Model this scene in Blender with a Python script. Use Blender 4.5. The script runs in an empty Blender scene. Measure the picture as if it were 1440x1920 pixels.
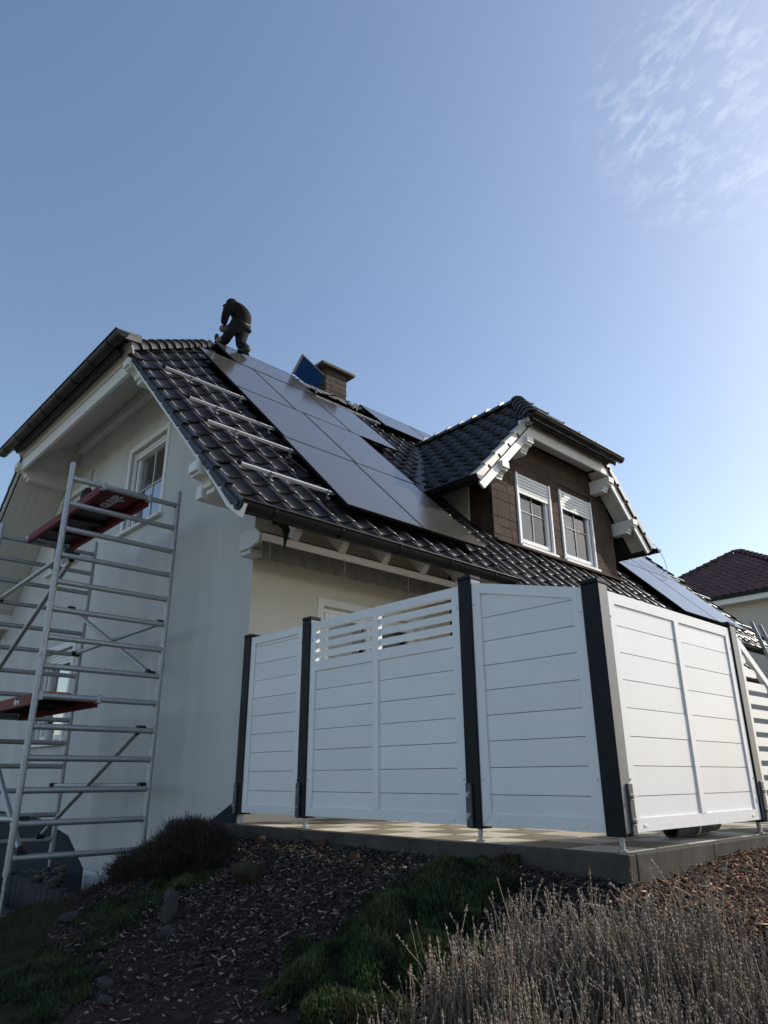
import bpy, bmesh, math, random
import numpy as np
from mathutils import Vector, Matrix
from mathutils.geometry import delaunay_2d_cdt

random.seed(7); RNG = np.random.default_rng(7)
S = bpy.context.scene
COL = S.collection
R = math.radians

# ---------------------------------------------------------------- camera
CAM = Vector((5.1903, -3.8539, 0.3936))
YAW, PITCH, ROLL, FPX = -0.821, 0.3588, -0.0049, 1327.9
def cam_axes():
    cy, sy, cp, sp = math.cos(YAW), math.sin(YAW), math.cos(PITCH), math.sin(PITCH)
    f = Vector((cp*sy, cp*cy, sp)); r0 = Vector((cy, -sy, 0)); u0 = r0.cross(f)
    cr, sr = math.cos(ROLL), math.sin(ROLL)
    return cr*r0 + sr*u0, -sr*r0 + cr*u0, f
cr_, cu_, cf_ = cam_axes()
cd = bpy.data.cameras.new('camera'); cam = bpy.data.objects.new('camera', cd); COL.objects.link(cam)
m = Matrix.Identity(4)
for i in range(3):
    m[i][0], m[i][1], m[i][2], m[i][3] = cr_[i], cu_[i], -cf_[i], CAM[i]
cam.matrix_world = m
cd.sensor_fit = 'AUTO'; cd.sensor_width = 36.0; cd.lens = FPX/1920*36.0
cd.clip_start = 0.05; cd.clip_end = 3000
S.camera = cam

# ---------------------------------------------------------------- light
SUN_AZ, SUN_EL = R(24), R(33)          # azimuth from +Y towards +X
SKY_STRENGTH, SUN_STRENGTH, EXPOSURE = 0.15, 3.3, 0.33
sdir = Vector((math.cos(SUN_EL)*math.sin(SUN_AZ), math.cos(SUN_EL)*math.cos(SUN_AZ), math.sin(SUN_EL)))
sl = bpy.data.lights.new('sun', 'SUN'); sl.energy = SUN_STRENGTH; sl.angle = R(0.53); sl.color = (1.0, 0.95, 0.87)
so = bpy.data.objects.new('sun', sl); COL.objects.link(so)
so.rotation_euler = (-sdir).to_track_quat('-Z', 'Y').to_euler()
W = bpy.data.worlds.new('World'); S.world = W; W.use_nodes = True
wn, wl = W.node_tree.nodes, W.node_tree.links
wn.clear()
wo = wn.new('ShaderNodeOutputWorld'); bg = wn.new('ShaderNodeBackground'); sky = wn.new('ShaderNodeTexSky')
sky.sky_type = 'NISHITA'; sky.sun_disc = False; sky.sun_elevation = SUN_EL; sky.sun_rotation = SUN_AZ
sky.altitude = 150; sky.air_density = 1.0; sky.dust_density = 1.3; sky.ozone_density = 0.5
bg.inputs['Strength'].default_value = SKY_STRENGTH
tc = wn.new('ShaderNodeTexCoord')
# thin cirrus: streaks in world directions, one denser veil where the photo has it and a fainter one overhead
def cirrus(direction, width, rot, scale, amount):
    d = Vector(direction).normalized()
    dot = wn.new('ShaderNodeVectorMath'); dot.operation = 'DOT_PRODUCT'; dot.inputs[1].default_value = d
    wl.new(tc.outputs['Generated'], dot.inputs[0])
    mr = wn.new('ShaderNodeMapRange'); mr.interpolation_type = 'SMOOTHERSTEP'
    mr.inputs['From Min'].default_value = math.cos(width); mr.inputs['From Max'].default_value = 1.0
    wl.new(dot.outputs['Value'], mr.inputs['Value'])
    mp = wn.new('ShaderNodeMapping'); mp.inputs['Rotation'].default_value = rot; mp.inputs['Scale'].default_value = scale
    wl.new(tc.outputs['Generated'], mp.inputs['Vector'])
    nz = wn.new('ShaderNodeTexNoise'); nz.inputs['Scale'].default_value = 2.2; nz.inputs['Detail'].default_value = 10
    nz.inputs['Roughness'].default_value = 0.62; nz.inputs['Distortion'].default_value = 0.35
    wl.new(mp.outputs['Vector'], nz.inputs['Vector'])
    r2 = wn.new('ShaderNodeMapRange'); r2.inputs['From Min'].default_value = 0.47; r2.inputs['From Max'].default_value = 0.72
    wl.new(nz.outputs['Fac'], r2.inputs['Value'])
    mul = wn.new('ShaderNodeMath'); mul.operation = 'MULTIPLY'
    wl.new(mr.outputs['Result'], mul.inputs[0]); wl.new(r2.outputs['Result'], mul.inputs[1])
    m2 = wn.new('ShaderNodeMath'); m2.operation = 'MULTIPLY'; m2.inputs[1].default_value = amount
    wl.new(mul.outputs[0], m2.inputs[0])
    return m2.outputs[0]
c1 = cirrus((-0.166, 0.675, 0.719), R(10.5), (0.35, 0.2, 0.9), (15.0, 38.0, 20.0), 0.27)
mix = wn.new('ShaderNodeMixRGB'); mix.inputs['Color2'].default_value = (6.0, 6.6, 7.0, 1)
wl.new(c1, mix.inputs['Fac']); wl.new(sky.outputs['Color'], mix.inputs['Color1'])
wl.new(mix.outputs['Color'], bg.inputs['Color']); wl.new(bg.outputs[0], wo.inputs[0])
S.view_settings.view_transform = 'Standard'; S.view_settings.look = 'None'
S.view_settings.exposure = EXPOSURE; S.view_settings.gamma = 1.0; S.view_settings.use_curve_mapping = False
S.render.engine = 'CYCLES'
S.cycles.max_bounces = 8; S.cycles.transparent_max_bounces = 16

# ---------------------------------------------------------------- materials
def mat(name, col, rough=0.6, metal=0.0, spec=0.5, var=0.0, vscale=6.0, bump=0.0, bscale=60.0, col2=None, coord='Object',
        detail=4.0, stretch=None, rvar=0.0, rand=0.0, coat=0.0, ior=1.5):
    M = bpy.data.materials.new(name); M.use_nodes = True
    n, l = M.node_tree.nodes, M.node_tree.links
    b = n['Principled BSDF']
    b.inputs['Base Color'].default_value = (*col, 1); b.inputs['Roughness'].default_value = rough
    b.inputs['Metallic'].default_value = metal; b.inputs['IOR'].default_value = ior
    b.inputs['Specular IOR Level'].default_value = spec; b.inputs['Coat Weight'].default_value = coat
    t = n.new('ShaderNodeTexCoord'); src = t.outputs[coord]
    if stretch:
        mp = n.new('ShaderNodeMapping'); mp.inputs['Scale'].default_value = stretch
        l.new(src, mp.inputs['Vector']); src = mp.outputs['Vector']
    out = None
    if var or col2:
        nz = n.new('ShaderNodeTexNoise'); nz.inputs['Scale'].default_value = vscale; nz.inputs['Detail'].default_value = detail
        nz.inputs['Roughness'].default_value = 0.6
        l.new(src, nz.inputs['Vector'])
        rp = n.new('ShaderNodeMapRange'); rp.inputs['From Min'].default_value = 0.32; rp.inputs['From Max'].default_value = 0.68
        l.new(nz.outputs['Fac'], rp.inputs['Value'])
        mx = n.new('ShaderNodeMixRGB')
        c2 = col2 if col2 else tuple(c*(1-var) for c in col)
        mx.inputs['Color1'].default_value = (*col, 1); mx.inputs['Color2'].default_value = (*c2, 1)
        l.new(rp.outputs['Result'], mx.inputs['Fac']); out = mx.outputs['Color']
        if rvar:
            rr = n.new('ShaderNodeMapRange'); rr.inputs['To Min'].default_value = rough-rvar; rr.inputs['To Max'].default_value = rough+rvar
            l.new(nz.outputs['Fac'], rr.inputs['Value']); l.new(rr.outputs['Result'], b.inputs['Roughness'])
    if rand:
        oi = n.new('ShaderNodeObjectInfo'); hs = n.new('ShaderNodeHueSaturation')
        mr = n.new('ShaderNodeMapRange'); mr.inputs['To Min'].default_value = 1-rand; mr.inputs['To Max'].default_value = 1+rand
        l.new(oi.outputs['Random'], mr.inputs['Value']); l.new(mr.outputs['Result'], hs.inputs['Value'])
        if out is None: hs.inputs['Color'].default_value = (*col, 1)
        else: l.new(out, hs.inputs['Color'])
        out = hs.outputs['Color']
    if out is not None: l.new(out, b.inputs['Base Color'])
    if bump:
        nb = n.new('ShaderNodeTexNoise'); nb.inputs['Scale'].default_value = bscale; nb.inputs['Detail'].default_value = 5
        l.new(src, nb.inputs['Vector'])
        bp = n.new('ShaderNodeBump'); bp.inputs['Strength'].default_value = bump; bp.inputs['Distance'].default_value = 0.01
        l.new(nb.outputs['Fac'], bp.inputs['Height']); l.new(bp.outputs['Normal'], b.inputs['Normal'])
    return M

def attr_mat(name, rough=0.8, spec=0.3, trans=0.0):
    """colour of each leaf or chip read from a vertex colour attribute (its own colour, not light)"""
    M = bpy.data.materials.new(name); M.use_nodes = True
    n, l = M.node_tree.nodes, M.node_tree.links
    b = n['Principled BSDF']; b.inputs['Roughness'].default_value = rough; b.inputs['Specular IOR Level'].default_value = spec
    a = n.new('ShaderNodeAttribute'); a.attribute_name = 'col'
    l.new(a.outputs['Color'], b.inputs['Base Color'])
    if trans:
        tr = n.new('ShaderNodeBsdfTranslucent'); mx = n.new('ShaderNodeMixShader'); mx.inputs['Fac'].default_value = trans
        l.new(a.outputs['Color'], tr.inputs['Color']); l.new(b.outputs[0], mx.inputs[1]); l.new(tr.outputs[0], mx.inputs[2])
        l.new(mx.outputs[0], n['Material Output'].inputs['Surface'])
    return M

def glass_mat(name, tint=(0.85, 0.9, 0.9), ior=1.5, rough=0.0, gain=1.3):
    M = bpy.data.materials.new(name); M.use_nodes = True
    n, l = M.node_tree.nodes, M.node_tree.links
    n.remove(n['Principled BSDF'])
    tr = n.new('ShaderNodeBsdfTransparent'); tr.inputs['Color'].default_value = (*tint, 1)
    gl = n.new('ShaderNodeBsdfGlossy'); gl.inputs['Roughness'].default_value = rough
    fr = n.new('ShaderNodeFresnel'); fr.inputs['IOR'].default_value = ior
    ma = n.new('ShaderNodeMath'); ma.operation = 'MULTIPLY'; ma.inputs[1].default_value = gain; ma.use_clamp = True
    mx = n.new('ShaderNodeMixShader'); l.new(fr.outputs[0], ma.inputs[0]); l.new(ma.outputs[0], mx.inputs['Fac'])
    l.new(tr.outputs[0], mx.inputs[1]); l.new(gl.outputs[0], mx.inputs[2]); l.new(mx.outputs[0], n['Material Output'].inputs['Surface'])
    return M

MT = dict(
    plaster=mat('gable_plaster', (0.58, 0.575, 0.56), 0.9, var=0.16, vscale=1.5, bump=0.6, bscale=130, spec=0.15, stretch=(1, 1, 0.16)),
    plaster_cream=mat('terrace_plaster', (0.62, 0.58, 0.50), 0.9, var=0.06, vscale=1.5, bump=0.3, bscale=220, spec=0.2),
    plinth=mat('plinth_paint', (0.022, 0.028, 0.037), 0.85, var=0.2, vscale=3, bump=0.3, bscale=160, spec=0.2),
    white=mat('white_paint', (0.74, 0.73, 0.70), 0.5, var=0.10, vscale=3.5, bump=0.05, bscale=90, spec=0.35),
    soffit=mat('soffit_paint', (0.62, 0.605, 0.57), 0.65, var=0.08, vscale=4, spec=0.25),
    pvc=mat('white_pvc', (0.74, 0.74, 0.735), 0.36, var=0.05, vscale=2.5, bump=0.04, bscale=30, spec=0.4, rand=0.03),
    pvcframe=mat('window_pvc', (0.78, 0.78, 0.77), 0.3, spec=0.45, var=0.04, vscale=8),
    anth=mat('anthracite_coating', (0.009, 0.0115, 0.017), 0.45, var=0.25, vscale=14, spec=0.14, bump=0.05, bscale=300),
    strip=mat('post_sunlit_grey', (0.17, 0.172, 0.175), 0.45, spec=0.4, var=0.2, vscale=10, stretch=(1, 1, .15)),  # lighter grey stands in for sunlight on the dark post faces
    shoe=mat('shoe_coating', (0.050, 0.055, 0.062), 0.45, spec=0.5, var=0.2, vscale=14),
    zinc=mat('galvanised_steel', (0.42, 0.43, 0.44), 0.45, metal=0.9, var=0.3, vscale=40, rvar=0.15),
    alu=mat('scaffold_aluminium', (0.44, 0.445, 0.45), 0.5, metal=0.55, vscale=38, rvar=0.2, col2=(0.33, 0.335, 0.34), detail=8, bump=0.05, bscale=60),
    rail=mat('rail_aluminium', (0.80, 0.80, 0.80), 0.42, metal=0.45, var=0.1, vscale=12, rvar=0.08),
    tile=mat('roof_tile_engobe', (0.018, 0.0155, 0.0145), 0.34, spec=0.22, var=0.3, vscale=5, rvar=0.12, rand=0.38, bump=0.12, bscale=25),
    ridge=mat('ridge_tile_engobe', (0.035, 0.030, 0.029), 0.34, spec=0.5, var=0.3, vscale=6, rvar=0.12, rand=0.2),
    gutter=mat('gutter_metal', (0.014, 0.0145, 0.015), 0.45, metal=0.0, spec=0.18, var=0.35, vscale=5, rvar=0.12),
    deck=mat('roof_underlay', (0.03, 0.028, 0.027), 0.9),
    slate=mat('facade_slate', (0.080, 0.057, 0.044), 0.85, var=0.25, vscale=18, spec=0.12, rand=0.16, bump=0.15, bscale=120),
    slate_dark=mat('chimney_slate', (0.072, 0.055, 0.045), 0.85, var=0.25, vscale=18, spec=0.15, rand=0.15, bump=0.15, bscale=120),
    cap=mat('chimney_cap_concrete', (0.085, 0.074, 0.062), 0.9, var=0.3, vscale=9, bump=0.3),
    flash=mat('lead_flashing', (0.035, 0.035, 0.037), 0.5, metal=0.3, var=0.3, vscale=8),
    glass=glass_mat('window_glass'), glass_coated=glass_mat('coated_window_glass', gain=3.2),
    muntin=mat('muntin_grey', (0.50, 0.51, 0.51), 0.4),
    curtain=mat('net_curtain', (0.50, 0.50, 0.49), 0.9, spec=0.1),
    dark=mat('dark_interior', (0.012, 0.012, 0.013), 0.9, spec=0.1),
    shutter=mat('roller_shutter', (0.70, 0.70, 0.68), 0.5, spec=0.35, var=0.05),
    pv=mat('module_glass', (0.066, 0.063, 0.056), 0.13, spec=0.5, var=0.22, vscale=1.6, stretch=(1, .35, 1), rvar=0.03, ior=1.55),
    pvframe=mat('module_frame', (0.006, 0.006, 0.007), 0.6, spec=0.2),
    bluepv=mat('blue_module_glass', (0.004, 0.016, 0.050), 0.8, spec=0.0, var=0.15, vscale=3),
    red=mat('red_lacquer', (0.15, 0.012, 0.015), 0.6, var=0.35, vscale=9, spec=0.15, col2=(0.11, 0.012, 0.014)),
    ply=mat('phenolic_plywood', (0.018, 0.017, 0.016), 0.55, var=0.4, vscale=10, spec=0.35),
    print_white=mat('white_print', (0.60, 0.60, 0.60), 0.6),
    rubber=mat('black_rubber', (0.010, 0.010, 0.011), 0.6, spec=0.3),
    orange=mat('orange_plastic', (0.55, 0.17, 0.015), 0.45, var=0.2, vscale=20),
    awning=mat('awning_fabric', (0.17, 0.163, 0.155), 0.95, spec=0.1, var=0.3, vscale=14, bump=0.2, bscale=80, stretch=(1, 1, 0.25)),
    awnbar=mat('awning_bar', (0.93, 0.93, 0.92), 0.25, spec=0.6, coat=0.6),
    awnbox=mat('awning_cassette', (0.55, 0.55, 0.54), 0.45, spec=0.4),
    concrete=mat('edging_concrete', (0.085, 0.077, 0.066), 0.95, var=0.4, vscale=7, bump=0.5, bscale=90, spec=0.15),
    paver_l=mat('paver_light', (0.56, 0.51, 0.41), 0.9, var=0.25, vscale=5, bump=0.5, bscale=140, spec=0.15, rand=0.08),
    paver_d=mat('paver_dark', (0.27, 0.235, 0.165), 0.9, var=0.3, vscale=5, bump=0.5, bscale=140, spec=0.15, rand=0.10),
    joint=mat('joint_sand', (0.10, 0.09, 0.07), 1.0, spec=0.1),
    soil=mat('dark_soil', (0.042, 0.033, 0.027), 1.0, var=0.5, vscale=7, bump=0.9, bscale=45, spec=0.1, col2=(0.024, 0.019, 0.016)),
    verge=mat('verge_tile_glare', (0.42, 0.40, 0.36), 0.4, var=0.15, vscale=7, spec=0.4),  # pale colour stands in for sun glare on the glossy dormer verge tiles
    yard_bounce=mat('far_yard_bounce', (0.34, 0.31, 0.24), 1.0, var=0.5, vscale=.4, spec=0.1),  # ground out of view, made pale to bounce light onto walls and soffits
    lawn=mat('lawn_soil', (0.035, 0.035, 0.018), 1.0, var=0.4, vscale=6, bump=0.6, bscale=40, spec=0.1),
    rock=mat('garden_rock', (0.055, 0.043, 0.031), 0.95, var=0.45, vscale=6, bump=0.7, bscale=25, spec=0.15, detail=8),
    rock_red=mat('reddish_rock', (0.095, 0.048, 0.036), 0.95, var=0.4, vscale=7, bump=0.6, bscale=30, spec=0.15, detail=8),
    rock_grey=mat('grey_rock', (0.060, 0.060, 0.058), 0.95, var=0.4, vscale=7, bump=0.6, bscale=30, spec=0.15, detail=8),
    pebble=mat('grey_pebble', (0.11, 0.10, 0.088), 0.9, var=0.35, vscale=12, spec=0.2, rand=0.35),
    block=mat('planter_concrete', (0.060, 0.060, 0.060), 0.95, var=0.35, vscale=9, bump=0.5, bscale=60, spec=0.15, rand=0.15),
    mat_roll=mat('rolled_felt', (0.13, 0.135, 0.135), 0.95, var=0.4, vscale=25, bump=0.6, bscale=120, spec=0.1),
    nb_tile=mat('neighbour_tile', (0.085, 0.032, 0.028), 0.5, var=0.35, vscale=3, spec=0.4, rand=0.25),
    nb_wall=mat('neighbour_plaster', (0.50, 0.46, 0.39), 0.9, var=0.06, vscale=1, spec=0.2),
    jacket=mat('black_workwear', (0.016, 0.014, 0.013), 0.9, var=0.35, vscale=9, spec=0.15, bump=0.5, bscale=14),
    trousers=mat('dark_trousers', (0.017, 0.018, 0.023), 0.9, var=0.4, vscale=12, spec=0.15, bump=0.4, bscale=18),
    skin=mat('skin', (0.34, 0.20, 0.15), 0.6, var=0.1, vscale=20),
    glove=mat('grey_glove', (0.17, 0.145, 0.125), 0.85, var=0.3, vscale=30),
    boot=mat('black_boot', (0.012, 0.011, 0.010), 0.6, var=0.3, vscale=20),
    sole=mat('tan_boot', (0.30, 0.22, 0.19), 0.85, var=0.4, vscale=22),
    leaf=attr_mat('leaf', 0.75, 0.25, 0.25), stalk=attr_mat('dry_stalk', 0.85, 0.2, 0.15), chip=attr_mat('bark_chip', 0.85, 0.2),
    terracotta=mat('white_pot', (0.55, 0.57, 0.58), 0.5),
    greenleaf=mat('houseplant_leaf', (0.04, 0.09, 0.03), 0.6),
    bark=mat('twig', (0.05, 0.038, 0.028), 0.9),
)

# splashed dirt low on the white boards (stays with the boards)
def splash(M, z0, z1):
    n, l = M.node_tree.nodes, M.node_tree.links; b = n['Principled BSDF']
    src = b.inputs['Base Color'].links[0].from_socket
    t = n.new('ShaderNodeTexCoord'); sx = n.new('ShaderNodeSeparateXYZ'); l.new(t.outputs['Object'], sx.inputs[0])
    mr = n.new('ShaderNodeMapRange'); mr.inputs['From Min'].default_value = z1; mr.inputs['From Max'].default_value = z0; l.new(sx.outputs['Z'], mr.inputs['Value'])
    nz = n.new('ShaderNodeTexNoise'); nz.inputs['Scale'].default_value = 55; nz.inputs['Detail'].default_value = 6; nz.inputs['Roughness'].default_value = .7
    mp = n.new('ShaderNodeMapping'); mp.inputs['Scale'].default_value = (1, .45, 1); l.new(t.outputs['Object'], mp.inputs['Vector']); l.new(mp.outputs['Vector'], nz.inputs['Vector'])
    th = n.new('ShaderNodeMapRange'); th.inputs['From Min'].default_value = .56; th.inputs['From Max'].default_value = .66; l.new(nz.outputs['Fac'], th.inputs['Value'])
    mu = n.new('ShaderNodeMath'); mu.operation = 'MULTIPLY'; l.new(mr.outputs['Result'], mu.inputs[0]); l.new(th.outputs['Result'], mu.inputs[1])
    m2 = n.new('ShaderNodeMath'); m2.operation = 'MULTIPLY'; m2.inputs[1].default_value = .5; l.new(mu.outputs[0], m2.inputs[0])
    mx = n.new('ShaderNodeMixRGB'); mx.inputs['Color2'].default_value = (.30, .27, .22, 1); l.new(m2.outputs[0], mx.inputs['Fac']); l.new(src, mx.inputs['Color1']); l.new(mx.outputs['Color'], b.inputs['Base Color'])
splash(MT['pvc'], .09, .25)

# ---------------------------------------------------------------- mesh helpers
class MB:
    def __init__(s): s.v = []; s.f = []; s.m = []; s.smooth = []
    def add(s, vs, fs, mi=0, smooth=False):
        o = len(s.v); s.v += [tuple(v) for v in vs]
        for f in fs: s.f.append(tuple(i+o for i in f)); s.m.append(mi); s.smooth.append(smooth)
        return s
    def box(s, lo, hi, mi=0, mw=None):
        x0, y0, z0 = lo; x1, y1, z1 = hi
        vs = [Vector(p) for p in ((x0,y0,z0),(x1,y0,z0),(x1,y1,z0),(x0,y1,z0),(x0,y0,z1),(x1,y0,z1),(x1,y1,z1),(x0,y1,z1))]
        if mw is not None: vs = [mw @ v for v in vs]
        return s.add(vs, [(0,3,2,1),(4,5,6,7),(0,1,5,4),(1,2,6,5),(2,3,7,6),(3,0,4,7)], mi)
    def bbox(s, lo, hi, c=0.006, mi=0, mw=None):
        """box with chamfered edges"""
        lo, hi = Vector(lo), Vector(hi); ctr = (lo+hi)/2; h = (hi-lo)/2; c = min(c, min(h)*0.45)
        vs, idx = [], {}
        for sx in (-1, 1):
            for sy in (-1, 1):
                for sz in (-1, 1):
                    for ax in range(3):
                        p = [sx*(h.x-c), sy*(h.y-c), sz*(h.z-c)]; p[ax] = (sx, sy, sz)[ax]*h[ax]
                        idx[(sx, sy, sz, ax)] = len(vs); vs.append(ctr+Vector(p))
        fs = []
        def q(keys, n):
            f = [idx[k] for k in keys]; a = (vs[f[1]]-vs[f[0]]).cross(vs[f[2]]-vs[f[1]])
            fs.append(tuple(f) if a.dot(n) > 0 else tuple(reversed(f)))
        for ax in range(3):
            o = [i for i in range(3) if i != ax]
            for sg in (-1, 1):
                ks = []
                for a, b in ((-1,-1),(1,-1),(1,1),(-1,1)):
                    t = [0,0,0]; t[ax] = sg; t[o[0]] = a; t[o[1]] = b; ks.append((*t, ax))
                n = Vector((0,0,0)); n[ax] = sg; q(ks, n)
        for ax in range(3):
            o = [i for i in range(3) if i != ax]
            for a in (-1, 1):
                for b in (-1, 1):
                    t0 = [0,0,0]; t1 = [0,0,0]; t0[ax] = -1; t1[ax] = 1
                    for t in (t0, t1): t[o[0]] = a; t[o[1]] = b
                    n = Vector((0,0,0)); n[o[0]] = a; n[o[1]] = b
                    q([(*t0, o[0]), (*t1, o[0]), (*t1, o[1]), (*t0, o[1])], n)
        for sx in (-1, 1):
            for sy in (-1, 1):
                for sz in (-1, 1): q([(sx,sy,sz,0),(sx,sy,sz,1),(sx,sy,sz,2)], Vector((sx,sy,sz)))
        if mw is not None: vs = [mw @ v for v in vs]
        return s.add(vs, fs, mi)
    def prism(s, poly, ext, mi=0):
        """3-D planar polygon extruded by vector ext"""
        poly = [Vector(p) for p in poly]; e = Vector(ext); n = len(poly)
        nr = Vector((0,0,0))
        for i in range(n): nr += poly[i].cross(poly[(i+1) % n])
        if nr.dot(e) > 0: poly.reverse()
        vs = poly + [p+e for p in poly]
        fs = [tuple(range(n)), tuple(range(2*n-1, n-1, -1))]
        for i in range(n):
            j = (i+1) % n; fs.append((j, i, i+n, j+n))
        return s.add(vs, fs, mi)
    def tube(s, pts, r, n=8, mi=0, caps=True, radii=None):
        pts = [Vector(p) for p in pts]; k = len(pts); vs, fs = [], []
        up = None
        for i, p in enumerate(pts):
            d = (pts[min(i+1, k-1)]-pts[max(i-1, 0)]).normalized()
            if up is None:
                up = Vector((0,0,1)) if abs(d.z) < 0.9 else Vector((1,0,0))
            a = d.cross(up).normalized(); up = a.cross(d).normalized()
            rr = radii[i] if radii else r
            for j in range(n):
                t = 2*math.pi*j/n; vs.append(p + (a*math.cos(t)+up*math.sin(t))*rr)
        for i in range(k-1):
            for j in range(n):
                fs.append((i*n+j, i*n+(j+1) % n, (i+1)*n+(j+1) % n, (i+1)*n+j))
        s.add(vs, fs, mi, n > 5)
        if caps:
            s.add(vs[:n], [tuple(range(n-1, -1, -1))], mi); s.add(vs[-n:], [tuple(range(n))], mi)
        return s
    def sweep(s, prof, p0, p1, side, up, mi=0, smooth=True):
        """profile [(a,b)] swept from p0 to p1"""
        p0, p1, side, up = Vector(p0), Vector(p1), Vector(side), Vector(up); n = len(prof)
        vs = [p0+side*a+up*b for a, b in prof] + [p1+side*a+up*b for a, b in prof]
        return s.add(vs, [(i, i+1, i+1+n, i+n) for i in range(n-1)], mi, smooth)
    def mesh(s, name, mats, off=(0,0,0), fixn=False):
        me = bpy.data.meshes.new(name); o = Vector(off)
        me.from_pydata([tuple(Vector(v)-o) for v in s.v], [], s.f)
        for mm in mats: me.materials.append(mm)
        me.polygons.foreach_set('material_index', s.m); me.polygons.foreach_set('use_smooth', s.smooth)
        if fixn:
            b = bmesh.new(); b.from_mesh(me); bmesh.ops.recalc_face_normals(b, faces=b.faces); b.to_mesh(me); b.free()
        me.update(); return me

POS = {}
def link(o, parent=None, loc=(0,0,0)):
    COL.objects.link(o); loc = Vector(loc)
    if parent is not None:
        o.parent = parent
    POS[o.name] = loc
    return o
def thing(name, label, cat, loc=(0,0,0), group=None, kind=None):
    o = bpy.data.objects.new(name, None); o.empty_display_size = 0.2
    link(o, None, loc); o.location = loc
    o['label'] = label; o['category'] = cat
    if group: o['group'] = group
    if kind: o['kind'] = kind
    return o
def part(name, mb, mats, parent, label=None, fixn=False, kind=None):
    if not isinstance(mats, (list, tuple)): mats = [mats]
    base = POS[parent.name] if parent is not None else Vector((0,0,0))
    o = bpy.data.objects.new(name, mb.mesh(name, mats, base, fixn))
    link(o, parent, base)
    if label: o['label'] = label
    if kind: o['kind'] = kind
    return o
def solo(name, mb, mats, label, cat, loc, group=None, kind=None, fixn=False):
    if not isinstance(mats, (list, tuple)): mats = [mats]
    o = bpy.data.objects.new(name, mb.mesh(name, mats, loc, fixn)); link(o, None, loc); o.location = loc
    o['label'] = label
    if cat: o['category'] = cat
    if group: o['group'] = group
    if kind: o['kind'] = kind
    return o
def piece(name, me, mw, parent):
    """a copy that shares mesh data, placed by a world matrix"""
    o = bpy.data.objects.new(name, me); base = POS[parent.name] if parent is not None else Vector((0,0,0))
    link(o, parent, base); o.matrix_local = Matrix.Translation(-base) @ mw
    return o
def np_obj(name, V, F, mats, label=None, cat=None, kind=None, parent=None, colors=None, smooth=False, loc=(0,0,0), group=None):
    V = np.asarray(V, np.float32); F = np.asarray(F, np.int32); k = F.shape[1]
    base = np.array(POS[parent.name] if parent is not None else loc, np.float32)
    me = bpy.data.meshes.new(name)
    me.vertices.add(len(V)); me.vertices.foreach_set('co', (V-base).ravel())
    me.loops.add(F.size); me.loops.foreach_set('vertex_index', F.ravel())
    me.polygons.add(len(F)); me.polygons.foreach_set('loop_start', np.arange(0, F.size, k, dtype=np.int32))
    me.polygons.foreach_set('loop_total', np.full(len(F), k, np.int32))
    if smooth: me.polygons.foreach_set('use_smooth', np.ones(len(F), bool))
    for mm in (mats if isinstance(mats, (list, tuple)) else [mats]): me.materials.append(mm)
    if colors is not None:
        a = me.attributes.new('col', 'FLOAT_COLOR', 'POINT')
        C = np.ones((len(V), 4), np.float32); C[:, :3] = colors; a.data.foreach_set('color', C.ravel())
    me.update(calc_edges=True)
    o = bpy.data.objects.new(name, me); link(o, parent, base)
    if parent is None: o.location = tuple(float(b) for b in base)
    if label: o['label'] = label
    if cat: o['category'] = cat
    if kind: o['kind'] = kind
    if group: o['group'] = group
    return o
def replicate(tv, tf, mats, cols=None, tcol=None):
    """template verts (n,3), faces (m,k), matrices (N,3,4) -> merged arrays (+ per-copy colours)"""
    tv = np.asarray(tv, np.float32); tf = np.asarray(tf, np.int32); N = len(mats)
    V = np.einsum('nij,vj->nvi', mats[:, :, :3], tv) + mats[:, None, :, 3]
    F = tf[None] + (np.arange(N)*len(tv))[:, None, None]
    C = None
    if cols is not None:
        C = np.repeat(cols[:, None, :], len(tv), 1)
        if tcol is not None: C = C*np.asarray(tcol)[None]
        C = C.reshape(-1, 3)
    return V.reshape(-1, 3), F.reshape(-1, tf.shape[1]), C
def basis(b, a, n, p):
    mw = Matrix.Identity(4)
    for i in range(3): mw[i][0], mw[i][1], mw[i][2], mw[i][3] = b[i], a[i], n[i], p[i]
    return mw
def wall_poly(mb, outer, holes, mp, ext=None, mi=0, reveal_mi=0):
    """filled outline with holes; mp maps 2-D to 3-D, ext gives the depth of the hole reveals"""
    pts, edges, faces = [], [], []
    for loop in [outer]+holes:
        o = len(pts); pts += [Vector(p) for p in loop]; n = len(loop)
        faces.append(list(range(o, o+n)))
        edges += [(o+i, o+(i+1) % n) for i in range(n)]
    v, e, f, *_ = delaunay_2d_cdt(pts, edges, [], 0, 1e-5)
    def inside(p, L):
        r = False; n = len(L)
        for i in range(n):
            a, b = L[i], L[(i+1) % n]
            if (a[1] > p[1]) != (b[1] > p[1]) and p[0] < (b[0]-a[0])*(p[1]-a[1])/(b[1]-a[1])+a[0]: r = not r
        return r
    keep = []
    for t in f:
        c = sum((v[i] for i in t), Vector((0,0)))/len(t)
        if inside(c, outer) and not any(inside(c, h) for h in holes): keep.append(tuple(t))
    mb.add([mp(*p) for p in v], keep, mi)
    if ext is not None:
        e = Vector(ext)
        for h in holes:
            n = len(h); a = [Vector(mp(*p)) for p in h]
            mb.add(a+[p+e for p in a], [(i, (i+1) % n, (i+1) % n+n, i+n) for i in range(n)], reveal_mi)

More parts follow.
